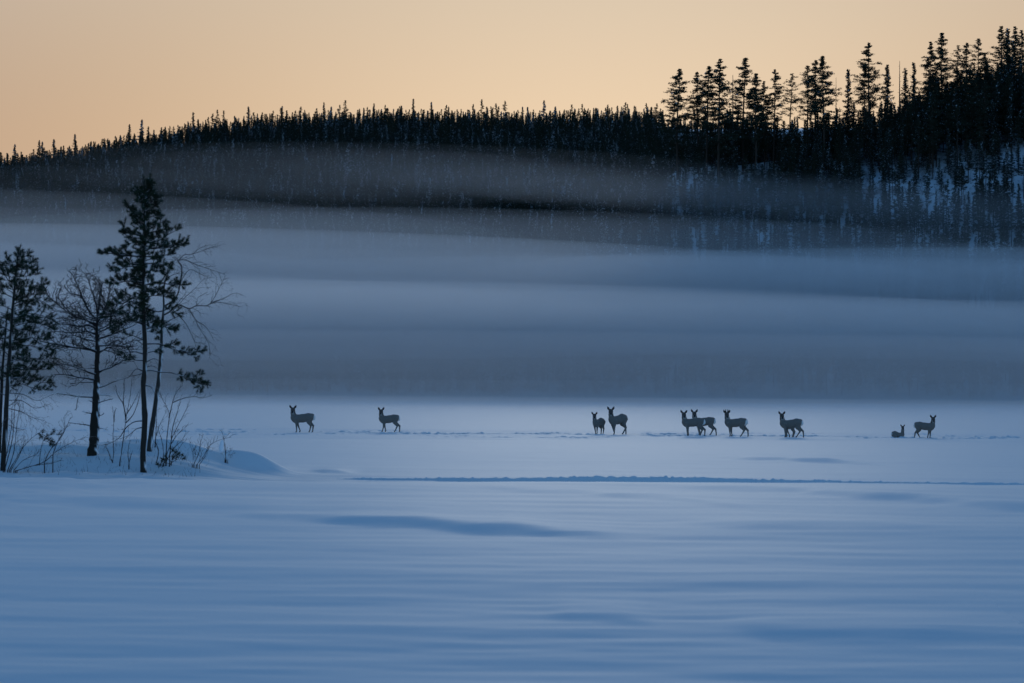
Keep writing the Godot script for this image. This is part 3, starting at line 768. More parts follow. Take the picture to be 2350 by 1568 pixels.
# ---------------------------------------------------------------- roe deer
func deer_body(parent: Node3D, pose: Dictionary, s: float) -> void:
	# the field: capsules [a, b, ra, rb, z squash], in metres before the scale s; the deer looks towards -x, its head turned by pose.face
	var caps := []
	var add := func(a: Vector3, b: Vector3, ra: float, rb: float, sq := 1.0): caps.append([a, b, ra, rb, sq])
	var lie: bool = pose.get("lie", false)
	var dy := -0.40 if lie else 0.0
	var L: float = pose.get("long", 1.0)
	var hump: float = pose.get("hump", 0.0)
	if lie: L = 0.78
	var chest := Vector3(-0.27 * L, 0.575 + dy, 0)
	var mid := Vector3(0.02 * L, 0.60 + dy, 0)
	var loin := Vector3(0.26 * L, 0.635 + dy + hump, 0)
	var rump := Vector3(0.40 * L, 0.655 + dy + hump * 0.6, 0)
	add.call(chest, mid, 0.180, 0.172, 0.70)
	add.call(mid, loin, 0.172, 0.178, 0.72)
	add.call(loin, rump, 0.175, 0.145, 0.78)
	add.call(rump, rump + Vector3(0.07, -0.06, 0), 0.13, 0.085, 0.85)
	add.call(chest, chest + Vector3(-0.09, 0.03, 0), 0.16, 0.12, 0.75)
	var fwd: float = pose.get("neck", 0.0)
	var head: Vector3 = pose.get("head", Vector3(-0.375 * L - 0.02 + fwd, 0.955 + dy * 0.62, 0))
	var nb := chest + Vector3(-0.08, 0.09, 0)
	add.call(nb, nb.lerp(head, 0.55) + Vector3(-0.012, 0, 0), 0.135, 0.096, 0.85)
	add.call(nb.lerp(head, 0.55) + Vector3(-0.012, 0, 0), head + Vector3(0.0, -0.03, 0), 0.096, 0.082, 0.95)
	var hd := Basis(Vector3.UP, pose.get("face", 0.0))   # the head's own axes: it looks along +z here
	var hv := func(v: Vector3) -> Vector3: return head + hd * v
	add.call(hv.call(Vector3(0, 0.01, -0.02)), hv.call(Vector3(0, -0.015, 0.05)), 0.092, 0.080)
	add.call(hv.call(Vector3(0, -0.015, 0.05)), hv.call(Vector3(0, -0.100, 0.165)), 0.074, 0.044)
	for e in [-1.0, 1.0]:
		var r0: Vector3 = hv.call(Vector3(e * 0.055, 0.055, -0.03))
		var r1: Vector3 = hv.call(Vector3(e * 0.105, 0.125, -0.03))
		var r2: Vector3 = hv.call(Vector3(e * 0.140, 0.195, -0.02))
		add.call(r0, r1, 0.030, 0.047)
		add.call(r1, r2, 0.047, 0.014)
	if lie:
		add.call(Vector3(0.30, 0.17, 0.10), Vector3(0.10, 0.06, 0.17), 0.12, 0.05)
		add.call(Vector3(0.30, 0.17, -0.10), Vector3(0.10, 0.06, -0.17), 0.12, 0.05)
		add.call(Vector3(0.10, 0.05, 0.17), Vector3(0.40, 0.035, 0.19), 0.04, 0.025)
		add.call(Vector3(-0.28, 0.12, 0.09), Vector3(-0.44, 0.05, 0.10), 0.08, 0.035)
		add.call(Vector3(-0.28, 0.12, -0.09), Vector3(-0.44, 0.05, -0.10), 0.08, 0.035)
		add.call(Vector3(-0.44, 0.05, 0.10), Vector3(-0.22, 0.03, 0.11), 0.034, 0.022)
	else:
		var k := 0
		for z in [0.085, -0.085]:
			var f: Array = pose.front[k]   # [foot x, knee x offset]
			var sh := Vector3(-0.24 * L, 0.56, z)
			var el := Vector3(lerpf(-0.24 * L, f[0], 0.25), 0.40, z)
			var kn := Vector3(lerpf(-0.24 * L, f[0], 0.62) + f[1], 0.235, z * 0.9)
			var ft := Vector3(f[0] + 0.012, 0.07, z * 0.85)
			add.call(sh, el, 0.095, 0.058)
			add.call(el, kn, 0.054, 0.034)
			add.call(kn, ft, 0.033, 0.024)
			add.call(ft, Vector3(f[0] - 0.012, 0.028, z * 0.85), 0.024, 0.028)
			var b: Array = pose.hind[k]    # [foot x, hock x]
			var hp := Vector3(0.36 * L, 0.62 + hump * 0.5, z * 0.8)
			var st := Vector3(lerpf(0.30 * L, b[1], 0.35) - 0.05, 0.44, z)
			var hk := Vector3(b[1], 0.285, z * 0.95)
			var hf := Vector3(lerpf(b[0], b[1], 0.18), 0.07, z * 0.9)
			add.call(hp, st, 0.132, 0.080)
			add.call(st, hk, 0.084, 0.041)
			add.call(hk, hf, 0.039, 0.025)
			add.call(hf, Vector3(b[0] - 0.014, 0.028, z * 0.9), 0.025, 0.028)
			k += 1
	# fill the grid round each bone
	var cell := 0.0165
	var lo := Vector3(1e9, 1e9, 1e9)
	var hi := -lo
	for q in caps:
		var r := maxf(q[2], q[3]) + 0.07
		lo = lo.min(q[0].min(q[1]) - Vector3(r, r, r))
		hi = hi.max(q[0].max(q[1]) + Vector3(r, r, r))
	var N := Vector3i(((hi - lo) / cell).ceil()) + Vector3i.ONE
	var nx := N.x
	var nxy := N.x * N.y
	var F := PackedFloat32Array()
	F.resize(nxy * N.z)
	F.fill(1.0)
	for q in caps:
		var a: Vector3 = q[0]
		var b: Vector3 = q[1]
		var sq: float = q[4]
		var r := maxf(q[2], q[3]) + 0.06
		var kk := clampf(minf(q[2], q[3]) * 0.55, 0.010, 0.05)
		var i0 := Vector3i(((a.min(b) - Vector3(r, r, r) - lo) / cell).floor()).clamp(Vector3i.ZERO, N - Vector3i.ONE)
		var i1 := Vector3i(((a.max(b) + Vector3(r, r, r) - lo) / cell).ceil()).clamp(Vector3i.ZERO, N - Vector3i.ONE)
		var ab := Vector3(b.x - a.x, b.y - a.y, (b.z - a.z) / sq)
		var ll := maxf(ab.length_squared(), 1e-8)
		for z in range(i0.z, i1.z + 1):
			for y in range(i0.y, i1.y + 1):
				var at := z * nxy + y * nx
				for x in range(i0.x, i1.x + 1):
					var p := lo + Vector3(x, y, z) * cell - a
					p.z /= sq
					var t := clampf(p.dot(ab) / ll, 0.0, 1.0)
					var d: float = (p - ab * t).length() - lerpf(q[2], q[3], t)
					var f := F[at + x]
					var h := maxf(kk - absf(f - d), 0.0) / kk
					F[at + x] = minf(f, d) - h * h * kk * 0.25
	# surface nets
	var g := Geo.new()
	var id := {}
	var corner := [0, 1, nx, nx + 1, nxy, nxy + 1, nxy + nx, nxy + nx + 1]
	for z in N.z - 1:
		for y in N.y - 1:
			var row := z * nxy + y * nx
			for x in nx - 1:
				var o := row + x
				var inside := 0
				var f0 := F[o]
				if f0 > 0.06 or f0 < -0.06:
					continue
				for k in 8:
					if F[o + corner[k]] < 0.0: inside += 1
				if inside == 0 or inside == 8:
					continue
				var sum := Vector3.ZERO
				var cnt := 0
				for e in [[0, 1], [2, 3], [4, 5], [6, 7], [0, 2], [1, 3], [4, 6], [5, 7], [0, 4], [1, 5], [2, 6], [3, 7]]:
					var fa := F[o + corner[e[0]]]
					var fb := F[o + corner[e[1]]]
					if (fa < 0.0) != (fb < 0.0):
						var t := fa / (fa - fb)
						var pa := Vector3(e[0] & 1, (e[0] >> 1) & 1, e[0] >> 2)
						var pb := Vector3(e[1] & 1, (e[1] >> 1) & 1, e[1] >> 2)
						sum += pa.lerp(pb, t)
						cnt += 1
				id[o] = g.v.size()
				var p := lo + (Vector3(x, y, z) + sum / cnt) * cell
				g.v.append(p)
				var gr := Vector3(F[o + 1] - F[o] + F[o + nx + nxy + 1] - F[o + nx + nxy], F[o + nx] - F[o] + F[o + nx + nxy + 1] - F[o + nxy + 1], F[o + nxy] - F[o] + F[o + nx + nxy + 1] - F[o + nx + 1])
				g.n.append(gr.normalized())
				# winter coat: grey-brown, paler belly, white rump and chin, dark muzzle and hooves
				var col := Color(0.150, 0.130, 0.115)
				var rp := p - (rump + Vector3(0.075, -0.06, 0))
				if Vector3(rp.x * 0.9, rp.y * 0.72, rp.z).length() < 0.118 and p.x > rump.x + 0.03:
					col = Color(0.62, 0.60, 0.58)
				var hp2 := hd.inverse() * (p - head)
				if hp2.z > 0.03 and p.y > head.y - 0.2 and hp2.length() < 0.25:
					if hp2.z > 0.18: col = Color(0.02, 0.018, 0.018)
					elif hp2.y < -0.075 and hp2.z > 0.08: col = Color(0.24, 0.225, 0.21)
					else: col = Color(0.075, 0.062, 0.052)
				elif p.y > head.y + 0.06:
					col = Color(0.055, 0.046, 0.040)
				if not lie and p.y < 0.045:
					col = Color(0.02, 0.018, 0.016)
				g.c.append(col)
	for o in id:
		var x: int = o % nx
		var y: int = (o / nx) % N.y
		var z: int = o / nxy
		var steps := [[1, nx, nxy], [nx, nxy, 1], [nxy, 1, nx]]
		for e in 3:
			var st: Array = steps[e]
			if (F[o] < 0.0) == (F[o + st[0]] < 0.0):
				continue
			var b: int = o - st[1]
			var c: int = o - st[1] - st[2]
			var d: int = o - st[2]
			if not (id.has(b) and id.has(c) and id.has(d)):
				continue
			var q := [id[o], id[b], id[c], id[d]]
			if F[o] < 0.0:
				g.i.append_array(PackedInt32Array([q[0], q[2], q[1], q[0], q[3], q[2]]))
			else:
				g.i.append_array(PackedInt32Array([q[0], q[1], q[2], q[0], q[2], q[3]]))
	var body := part("body", g.mesh(), M.fur, parent)
	for e in [-1.0, 1.0]:
		var eye := SphereMesh.new()
		eye.radius = 0.011
		eye.height = 0.022
		eye.radial_segments = 8
		eye.rings = 5
		var em := part("eye", eye, M.eye, parent)
		em.position = hv.call(Vector3(e * 0.066, 0.006, 0.065))
	if pose.get("antlers", false):
		for e in [-1.0, 1.0]:
			var ag := Geo.new()
			var a0: Vector3 = hv.call(Vector3(e * 0.036, 0.08, 0.0))
			var a1: Vector3 = hv.call(Vector3(e * 0.046, 0.155, 0.0))
			var a2: Vector3 = hv.call(Vector3(e * 0.044, 0.215, 0.01))
			ag.tube(PackedVector3Array([a0, a1, a2]), PackedFloat32Array([0.026, 0.025, 0.016]), 7, Color(0.06, 0.05, 0.042))
			ag.tube(PackedVector3Array([a1, hv.call(Vector3(e * 0.046, 0.19, 0.045))]), PackedFloat32Array([0.013, 0.006]), 6, Color(0.06, 0.05, 0.042))
			part("antler", ag.mesh(), M.fur, parent)
	parent.scale = Vector3(s, s, s)

func herd() -> void:
	# photo X of the middle of the body, photo Y of the feet, photo pixels from ear tips to feet, turn of the body, pose, label
	var std := {"front": [[-0.235, 0.0], [-0.10, 0.0]], "hind": [[0.29, 0.36], [0.43, 0.47]]}
	var list := [
		[693, 992.5, 62.5, 4, {"front": [[-0.235, 0.0], [-0.09, 0.0]], "hind": [[0.31, 0.37], [0.44, 0.47]]}, "large roe deer standing furthest left in the herd, head turned to the viewer"],
		[892, 993.5, 57, 10, {"front": [[-0.31, 0.02], [-0.14, 0.0]], "hind": [[0.27, 0.39], [0.52, 0.52]], "long": 0.92}, "smaller roe deer standing alone, second from the left, hind leg stretched back"],
		[1373, 997, 52, 58, {"front": [[-0.26, 0.0], [-0.15, 0.0]], "hind": [[0.36, 0.42], [0.42, 0.46]], "hump": 0.03}, "small young roe deer turned half away beside a taller doe"],
		[1417, 997, 64, 40, {"front": [[-0.25, 0.0], [-0.12, 0.0]], "hind": [[0.22, 0.40], [0.56, 0.53]], "hump": 0.04, "long": 0.95}, "tallest roe deer with arched back, close beside the small young one"],
		[1590, 1001.5, 60, -8, {"front": [[-0.24, 0.0], [-0.20, 0.0]], "hind": [[0.32, 0.42], [0.52, 0.53]]}, "roe deer in front of an overlapping pair, white rump edge showing"],
		[1614, 1001.0, 60, -6, {"front": [[-0.18, 0.0], [-0.13, 0.0]], "hind": [[0.30, 0.44], [0.58, 0.54]]}, "roe deer behind its neighbour in the overlapping pair, only neck and hindquarters showing"],
		[1688, 1002, 61.5, -24, {"front": [[-0.22, 0.0], [-0.19, 0.0]], "hind": [[0.26, 0.42], [0.55, 0.53]], "antlers": true}, "roe buck with short velvet antlers and white rump patch"],
		[1815, 1004.5, 60, -12, {"front": [[-0.24, 0.0], [-0.06, 0.0]], "hind": [[0.25, 0.42], [0.56, 0.53]], "hump": 0.02}, "stout roe deer right of the buck, back sloping down to the rump"],
		[2123, 1006, 55, 158, {"front": [[-0.24, 0.0], [-0.15, 0.0]], "hind": [[0.24, 0.38], [0.50, 0.45]]}, "roe deer facing right, furthest right in the herd"],
		[2061, 1005, 31, 172, {"lie": true, "hump": 0.05}, "roe fawn lying in the snow with ears up"]]
	for k in list.size():
		var q: Array = list[k]
		var deg: float = q[3]
		var lie: bool = q[4].get("lie", false)
		var tall := 0.90 if lie else 1.15
		# where the sight line through the feet meets the lake
		var d := 100.0
		var p := place(q[0], q[1], d)
		for n in 14:
			var r := place(q[0], q[1], 1.0) - Vector3(0, EYE, 0)
			d = (EYE - ground(p.x, d) * 0.5) / maxf(-r.y, 0.001)
			d = clampf(d, 80.0, 118.0)
			p = place(q[0], q[1], d)
		if k == 5:
			d += 1.1
			p = place(q[0], q[1], d)
		var g := ground(p.x, d)
		var s: float = q[2] / FPX * d / tall
		var t := thing("roe_deer", Vector3(p.x, g - 0.012, -d), q[5], "deer", "roe deer standing on the frozen lake")
		t.rotation.y = deg_to_rad(deg)
		var pose: Dictionary = q[4]
		pose.face = -deg_to_rad(deg) + atan2(-p.x, d) * 0.0
		deer_body(t, pose, s)
		if k == 7:
			# the one hidden behind the stout deer: only its legs show
			var h := thing("roe_deer", Vector3(p.x + 0.08, ground(p.x, d + 1.2) - 0.012, -(d + 1.2)), "roe deer hidden behind the stout one, only thin legs showing under its belly", "deer", "roe deer standing on the frozen lake")
			h.rotation.y = deg_to_rad(-6)
			deer_body(h, {"front": [[-0.16, 0.0], [-0.12, 0.0]], "hind": [[0.16, 0.22], [0.22, 0.28]], "long": 0.62, "head": Vector3(-0.08, 0.60, -0.02), "face": 0.1}, s * 0.86)

# ---------------------------------------------------------------- the wooded hills
func forest() -> void:
	var rng := RandomNumberGenerator.new()
	rng.seed = 5
	var pines := []
	for k in 6:
		pines.append(far_pine(100 + k, 22.0, [0.36, 0.46, 0.28, 0.42, 0.24, 0.55][k], [0.205, 0.18, 0.225, 0.225, 0.21, 0.20][k], [1.7, 1.4, 1.9, 1.3, 1.9, 0.95][k], 0.04))
	var spruces := []
	for k in 4:
		spruces.append(far_spruce(200 + k, 18.0, [0.17, 0.20, 0.15, 0.18][k], 0.05, 1.5))
	var snags := [far_snag(301, 20.0), far_snag(302, 18.0)]
	var small := []      # the slim trees of the far ridge and the slopes
	for k in 5:
		small.append(far_spruce(400 + k, 12.0, [0.18, 0.20, 0.15, 0.22, 0.19][k], [0.04, 0.07, 0.03, 0.20, 0.11][k], 1.0))
	for k in 3:
		small.append(far_pine(420 + k, 12.0, [0.2, 0.28, 0.24][k], [0.19, 0.17, 0.2][k], 1.0, [0.05, 0.10, 0.20][k]))
	var spawn := func(kind: Array, called: String, at: Vector3, h: float, label: String, group: String) -> void:
		var t := thing(called, at, label, "tree", group)
		part("trunk", kind[0], M.far_bark, t)
		if kind[1]: part("crown", kind[1], M.far_needle, t)
		var s: float = h / kind[2]
		t.scale = Vector3(s * rng.randf_range(0.92, 1.12), s, s * rng.randf_range(0.92, 1.12))
		t.rotation.y = rng.randf() * TAU
	# the trees of the near ridge that stand against the sky: photo X, photo Y of the tip, kind, label
	var line := [
		[1555, 159, "p", 2, "full-crowned pine standing at the left end of the near ridge"], [1603, 167, "p", 1, "slender open-crowned pine, second along the near ridge"], [1623, 153, "p", 0, "narrow pine touching a broader dark pine on the near ridge"], [1650, 136, "p", 4, "broad dark pine, tall among the left cluster on the ridge"],
		[1682, 172, "s", 0, "thin dead snag rising between two ridge pines, left one"], [1706, 135, "p", 2, "tall heavy-crowned pine right of the thin snag"], [1735, 170, "p", 0, "lower rounded pine beside the heavy-crowned pine"], [1755, 187, "p", 4, "short dark pine in the dip of the near ridge"], [1777, 161, "p", 1, "pointed airy pine before the flat-topped one"],
		[1814, 169, "p", 5, "flat-topped sparse pine with daylight through its crown"], [1855, 152, "p", 3, "leftmost of three tall pines crowded together on the ridge"], [1872, 139, "p", 1, "middle of three tall pines crowded together on the ridge"], [1892, 130, "p", 0, "rightmost and highest of three tall pines crowded together"], [1919, 178, "s", 1, "short dead snag left of a dark pointed spruce"],
		[1947, 161, "f", 0, "dark pointed spruce under a wispy dead top"], [1984, 150, "p", 3, "pine pressed against the tallest single pine of the ridge"], [1996, 99, "p", 1, "single pine towering far above its neighbours in mid ridge"], [2037, 149, "f", 1, "wide dark spruce right of the towering pine"], [2065, 140, "s", 0, "needle-thin dead top between two dark spruces"], [2078, 158, "f", 2, "small sharp spruce beside the needle-thin dead top"],
		[2098, 145, "f", 3, "sharp dark spruce standing before the big pine pair"], [2134, 97, "p", 4, "broad tall pine, left of a pair high on the slope"], [2162, 77, "p", 0, "narrow tall pine, right of a pair high on the slope"], [2196, 104, "p", 5, "open-crowned pine left of three between the pair and the corner group"], [2219, 99, "p", 1, "slim pine in the middle of three before the corner group"], [2245, 90, "p", 3, "tall airy pine, last before the dense corner group"],
		[2262, 120, "s", 1, "thin snag beside the dense corner group of pines"], [2299, 62, "p", 2, "big dense pine heading the corner group at upper right"], [2313, 66, "f", 1, "dark spruce squeezed into the corner group of pines"], [2327, 62, "p", 4, "tall pine near the right edge behind the corner group"], [2347, 70, "p", 3, "pine cut by the right edge of the view on the ridge"]]
	for q in line:
		var d := rng.randf_range(700.0, 722.0)
		var top := place(q[0], q[1], d)
		var y := hill(top.x / d, d) - 0.3
		var kinds: Array = pines if q[2] == "p" else (snags if q[2] == "s" else spruces)
		spawn.call(kinds[q[3]], "pine_tree" if q[2] == "p" else ("dead_tree" if q[2] == "s" else "spruce_tree"), Vector3(top.x, y, -d), top.y - y, q[4], "")
	# the rest of the hills: every place that a tree takes
	var spots := []
	var d := 566.0
	while d < 1290.0:
		var step := 3.1 if d < 760.0 else 3.4
		var x := -0.29 * d
		while x < 0.29 * d:
			var px := x + rng.randf_range(-0.5, 0.5) * step
			var pd := d + rng.randf_range(-0.5, 0.5) * step
			x += step
			var X := 1175.0 + FPX * px / pd
			if X > 1760.0 and pd > 770.0: continue
			if X < -300.0 and (px + pd) < 400.0: continue
			var s := table(X, SHORE)
			if pd < s + 3.0: continue
			var y := hill(px / pd, pd)
			var open := n_big.get_noise_2d(px * 0.02 + 300.0, pd * 0.03)
			# a thin belt of trunks with snow between them, high on the near hill
			var slope_t := (pd - s) / (722.0 - s)
			var thin := 0.0
			if X > 1500.0:
				var zone := smoothstep(1850.0, 2050.0, X)
				thin = lerpf(0.72, 0.5, zone) * smoothstep(lerpf(0.74, 0.56, zone), lerpf(0.80, 0.62, zone), slope_t) * (1.0 - smoothstep(lerpf(0.92, 0.74, zone), lerpf(0.98, 0.80, zone), slope_t))
				thin *= smoothstep(-0.35, 0.15, n_big.get_noise_2d(px * 0.12, pd * 0.05 + 70.0) + 0.1)
			if rng.randf() < maxf(thin, 0.05 + 0.25 * maxf(open, 0.0)): continue
			spots.append([px, pd, y, X, slope_t])
		d += step
	var plain := {}
	var singles := []
	for q in spots:
		var near_hill: bool = q[3] > 1500.0 and q[1] < 772.0
		var kind: Array
		var h: float
		if near_hill and (q[4] > 0.86 or q[3] > 2000.0 and q[4] > 0.74):
			var r := rng.randf()
			kind = ["p", rng.randi() % 6] if r < 0.5 else ["f", rng.randi() % 4]
			h = rng.randf_range(9.0, 15.0) if q[4] > 0.93 else rng.randf_range(12.0, 18.0)
			if q[3] < 1620.0: h *= 0.75
			if q[3] > 2080.0: h *= rng.randf_range(1.0, 1.45)
		elif near_hill:
			var r := rng.randf()
			kind = ["p", rng.randi() % 6] if r < 0.3 else (["f", rng.randi() % 4] if r < 0.6 else ["m", rng.randi() % 8])
			h = rng.randf_range(7.0, 14.0)
		else:
			kind = ["m", rng.randi() % 8] if rng.randf() < 0.7 else ["m", 5 + rng.randi() % 3]
			h = rng.randf_range(6.0, 12.5)
			if rng.randf() < 0.14: h *= rng.randf_range(1.15, 1.5)
			if q[1] < 760.0: h = rng.randf_range(8.0, 14.0)
		# how large it shows, and whether anything of it can be seen above the mist
		var top: float = (q[2] + h - EYE) / q[1]
		var ridge: bool = (not near_hill and q[1] > 1195.0 and q[1] < 1268.0) or (near_hill and q[4] > 0.72)
		q.append(kind); q.append(h)
		if ridge and absf(q[0] / q[1]) < 0.222 and top > 0.09:
			singles.append(q)
		else:
			if not plain.has(str(kind)): plain[str(kind)] = [kind, []]
			plain[str(kind)][1].append(q)
	singles.sort_custom(func(a, b): return a[6] / a[1] > b[6] / b[1])
	var far_ones := singles.filter(func(a): return a[3] <= 1520.0 and a[1] > 772.0)
	var near_ones := singles.filter(func(a): return a[3] > 1500.0 and a[1] < 772.0)
	var chosen := near_ones.slice(0, 130) + far_ones.slice(0, 125)
	for q in near_ones.slice(130) + far_ones.slice(125):
		if not plain.has(str(q[5])): plain[str(q[5])] = [q[5], []]
		plain[str(q[5])][1].append(q)
	for q in chosen:
		var sets := {"p": pines, "f": spruces, "m": small}
		var kind: Array = sets[q[5][0]][q[5][1]]
		var pine: bool = q[5][0] == "p" or (q[5][0] == "m" and q[5][1] >= 5)
		var near_hill: bool = q[3] > 1500.0 and q[1] < 772.0
		var what := ("dark pine" if pine else "dark spruce") if near_hill else (("tall " if q[6] > 12.0 else "small ") + ("pine" if pine else "spruce"))
		var where := "left end of the far ridge, above the bushy pine"
		if near_hill:
			where = "crowded stand at the left flank of the near hill"
			var best := 60.0
			for n in line:
				if absf(n[0] - q[3]) < best:
					best = absf(n[0] - q[3])
					where = "crowded stand below the " + n[4].split(" on the ridge")[0].split(" on the near ridge")[0]
		else:
			for z in [[170, "far ridge left of the tall foreground pine"], [470, "far ridge straight above the tall foreground pine"], [600, "far ridge above the bare birch twigs"], [780, "far ridge above the leftmost deer"], [980, "far ridge above the second deer from the left"], [1180, "middle of the far ridge, right of the second deer"], [1340, "far ridge just left of the young deer and tall doe"], [1450, "far ridge above the tallest deer"]]:
				if q[3] > z[0]: where = z[1]
		var label: String = what + " in the " + where
		if label.split(" ").size() > 16: label = " ".join(label.split(" ").slice(0, 16))
		spawn.call(kind, "pine_tree" if pine else "spruce_tree", Vector3(q[0], q[2] - 0.2, -q[1]), q[6], label, ("pines" if pine else "spruces") + (" on the near hill" if near_hill else " along the far ridge"))
	for key in plain:
		var kind: Array = plain[key][0]
		var sets := {"p": pines, "f": spruces, "m": small}
		var k: Array = sets[kind[0]][kind[1]]
		var root := Node3D.new()
		root.name = numbered("forest")
		add_child(root)
		tag(root, "mass of snow-dusted conifers covering the misty hillsides", "forest", "hillside forest", "stuff")
		for w in 2:
			var mm := MultiMesh.new()
			mm.transform_format = MultiMesh.TRANSFORM_3D
			mm.mesh = k[w]
			mm.instance_count = plain[key][1].size()
			var r2 := RandomNumberGenerator.new()
			r2.seed = 77
			for n in plain[key][1].size():
				var q: Array = plain[key][1][n]
				var s: float = q[6] / k[2]
				mm.set_instance_transform(n, Transform3D(Basis(Vector3.UP, r2.randf() * TAU).scaled(Vector3(s * 1.05, s, s * 1.05)), Vector3(q[0], q[2] - 0.2, -q[1])))
			var mi := MultiMeshInstance3D.new()
			mi.name = "trunks" if w == 0 else "crowns"
			mi.multimesh = mm
			mi.material_override = M.far_bark if w == 0 else M.far_needle
			root.add_child(mi)
	# frosted thickets of leafless birch
	for v in 3:
		var sh := frost_shrub(500 + v, 4.2, [Color(0.30, 0.32, 0.34), Color(0.22, 0.235, 0.25), Color(0.38, 0.40, 0.43)][v])
		var at := []
		for n in 5200:
			var dd := rng.randf_range(563.0, 900.0)
			if rng.randf() < 0.5: dd = rng.randf_range(563.0, 720.0)
			var u := rng.randf_range(-0.27, 0.27)
			var X := 1175.0 + FPX * u
			var s := table(X, SHORE)
			var st := (dd - s) / (722.0 - s)
			if dd < s + 2.0 or st > 0.93 and X > 1500.0: continue
			var dens := 0.25 + 0.8 * n_big.get_noise_2d(u * dd * 0.02 + 900.0, dd * 0.03)
			if X > 1500.0 and st > 0.62: dens = 0.9 if X < 2000.0 else 0.4
			if dd - s < 18.0: dens = maxf(dens, 0.5)
			if rng.randf() > dens: continue
			at.append(Transform3D(Basis(Vector3.UP, rng.randf() * TAU).scaled(Vector3.ONE * rng.randf_range(0.45, 1.1)), Vector3(u * dd, hill(u, dd) - 0.1, -dd)))
		var mm := MultiMesh.new()
		mm.transform_format = MultiMesh.TRANSFORM_3D
		mm.mesh = sh
		mm.instance_count = at.size()
		for n in at.size(): mm.set_instance_transform(n, at[n])
		var mi := MultiMeshInstance3D.new()
		mi.name = numbered("frosted_undergrowth")
		mi.multimesh = mm
		mi.material_override = M.far_needle
		add_child(mi)
		tag(mi, "frost-white leafless undergrowth on the slope between the conifers", "undergrowth", "frosted undergrowth", "stuff")

# ---------------------------------------------------------------- mist
func mist(label: String, at: Vector3, size: Vector3, density: float, tilt := 0.0) -> void:
	var f := FogVolume.new()
	f.name = numbered("fog_bank")
	f.shape = RenderingServer.FOG_VOLUME_SHAPE_ELLIPSOID
	f.size = size * 2.0
	f.position = at
	f.rotation.z = tilt
	var m := FogMaterial.new()
	m.albedo = Color(0.985, 0.99, 1.0)
	m.density = density
	f.material = m
	add_child(f)
	tag(f, label, "fog", "bands of mist over the far shore and hill", "stuff")

func bank(label: String, at: Vector3, size: Vector3, density: float, tilt: float, rng: RandomNumberGenerator) -> void:
	# one bank is a few lens-shaped veils inside one another, so that it thins out towards its rim
	for k in 3:
		var f: float = [1.0, 0.7, 0.42][k]
		mist(label, at + Vector3(rng.randf_range(-0.12, 0.12) * size.x, rng.randf_range(-0.14, 0.14) * size.y, 0), Vector3(size.x * f, size.y * [1.0, 0.8, 0.6][k], size.z * [1.0, 0.9, 0.75][k]), density * 0.50, tilt)

func mists() -> void:
	var rng := RandomNumberGenerator.new()
	rng.seed = 9
	mist("knee-high ground mist over the frozen lake around the deer", Vector3(0, -0.6, -330), Vector3(420, 1.75, 270), 0.0038)
	var bands := [
		["bright mist band lying low over the far shore", 4, -215.0, 215.0, 14.8, -450.0, 4.8, 8.0, 75.0, 0.0054, -0.006, 130.0, 190.0, 60.0],
		["pale mist thinning out between the bright band and the lake", 2, -215.0, 215.0, 12.0, -450.0, 9.5, 12.5, 70.0, 0.0032, -0.006, 190.0, 230.0, 50.0],
		["thick upper mist bank below the dark hillside", 4, -260.0, 260.0, 28.8, -565.0, 6.5, 10.5, 85.0, 0.0056, -0.012, 150.0, 230.0, 30.0],
		["soft torn mist along the top of the thick bank", 3, -240.0, 240.0, 33.0, -565.0, 9.0, 13.0, 60.0, 0.0020, -0.012, 130.0, 190.0, 30.0]]
	for b in bands:
		for k in b[1]:
			var x := lerpf(b[2], b[3], (k + 0.5) / b[1]) + rng.randf_range(-20.0, 20.0)
			mist(b[0], Vector3(x, b[4] + b[10] * x + rng.randf_range(-0.4, 0.4) * b[6] + (1.5 if x < 0.0 else 0.0), b[5] + rng.randf_range(-1.0, 1.0) * b[13]), Vector3(rng.randf_range(b[11], b[12]), rng.randf_range(b[6], b[7]), b[8] * rng.randf_range(0.8, 1.15)), b[9] * rng.randf_range(0.8, 1.2), b[10] + rng.randf_range(-0.016, 0.016))
	mist("soft fill of mist between the two bright bands", Vector3(-60, 20, -510), Vector3(400, 12, 90), 0.0020, -0.006)
	mist("broad thin veil round the thick upper bank", Vector3(-20, 30, -575), Vector3(430, 15.0, 70), 0.0014, -0.012)
	mist("pale haze hanging over the open lake beyond the herd", Vector3(-10, 3.0, -310), Vector3(230, 6.5, 100), 0.0019)
	mist("low mist creeping along the far shore", Vector3(0, -0.5, -510), Vector3(380, 5.0, 70), 0.0045)
	mist("thin mist veiling the trees on the far shore", Vector3(-20, 5, -490), Vector3(330, 9.5, 60), 0.0035)
	bank("warm grey wisp drifting halfway up the far hill", Vector3(-30, 59, -610), Vector3(100, 7.5, 30), 0.0019, -0.012, rng)
	bank("warm grey wisp drifting halfway up the far hill", Vector3(30, 55, -600), Vector3(85, 5.0, 30), 0.0017, -0.03, rng)
	bank("long grey wisp across the slope below the near ridge", Vector3(95, 51, -612), Vector3(120, 7.0, 26), 0.0022, -0.04, rng)
	mist("faint grey wisp low on the far hill at left", Vector3(-150, 46, -610), Vector3(150, 14.0, 35), 0.0009, 0.01)

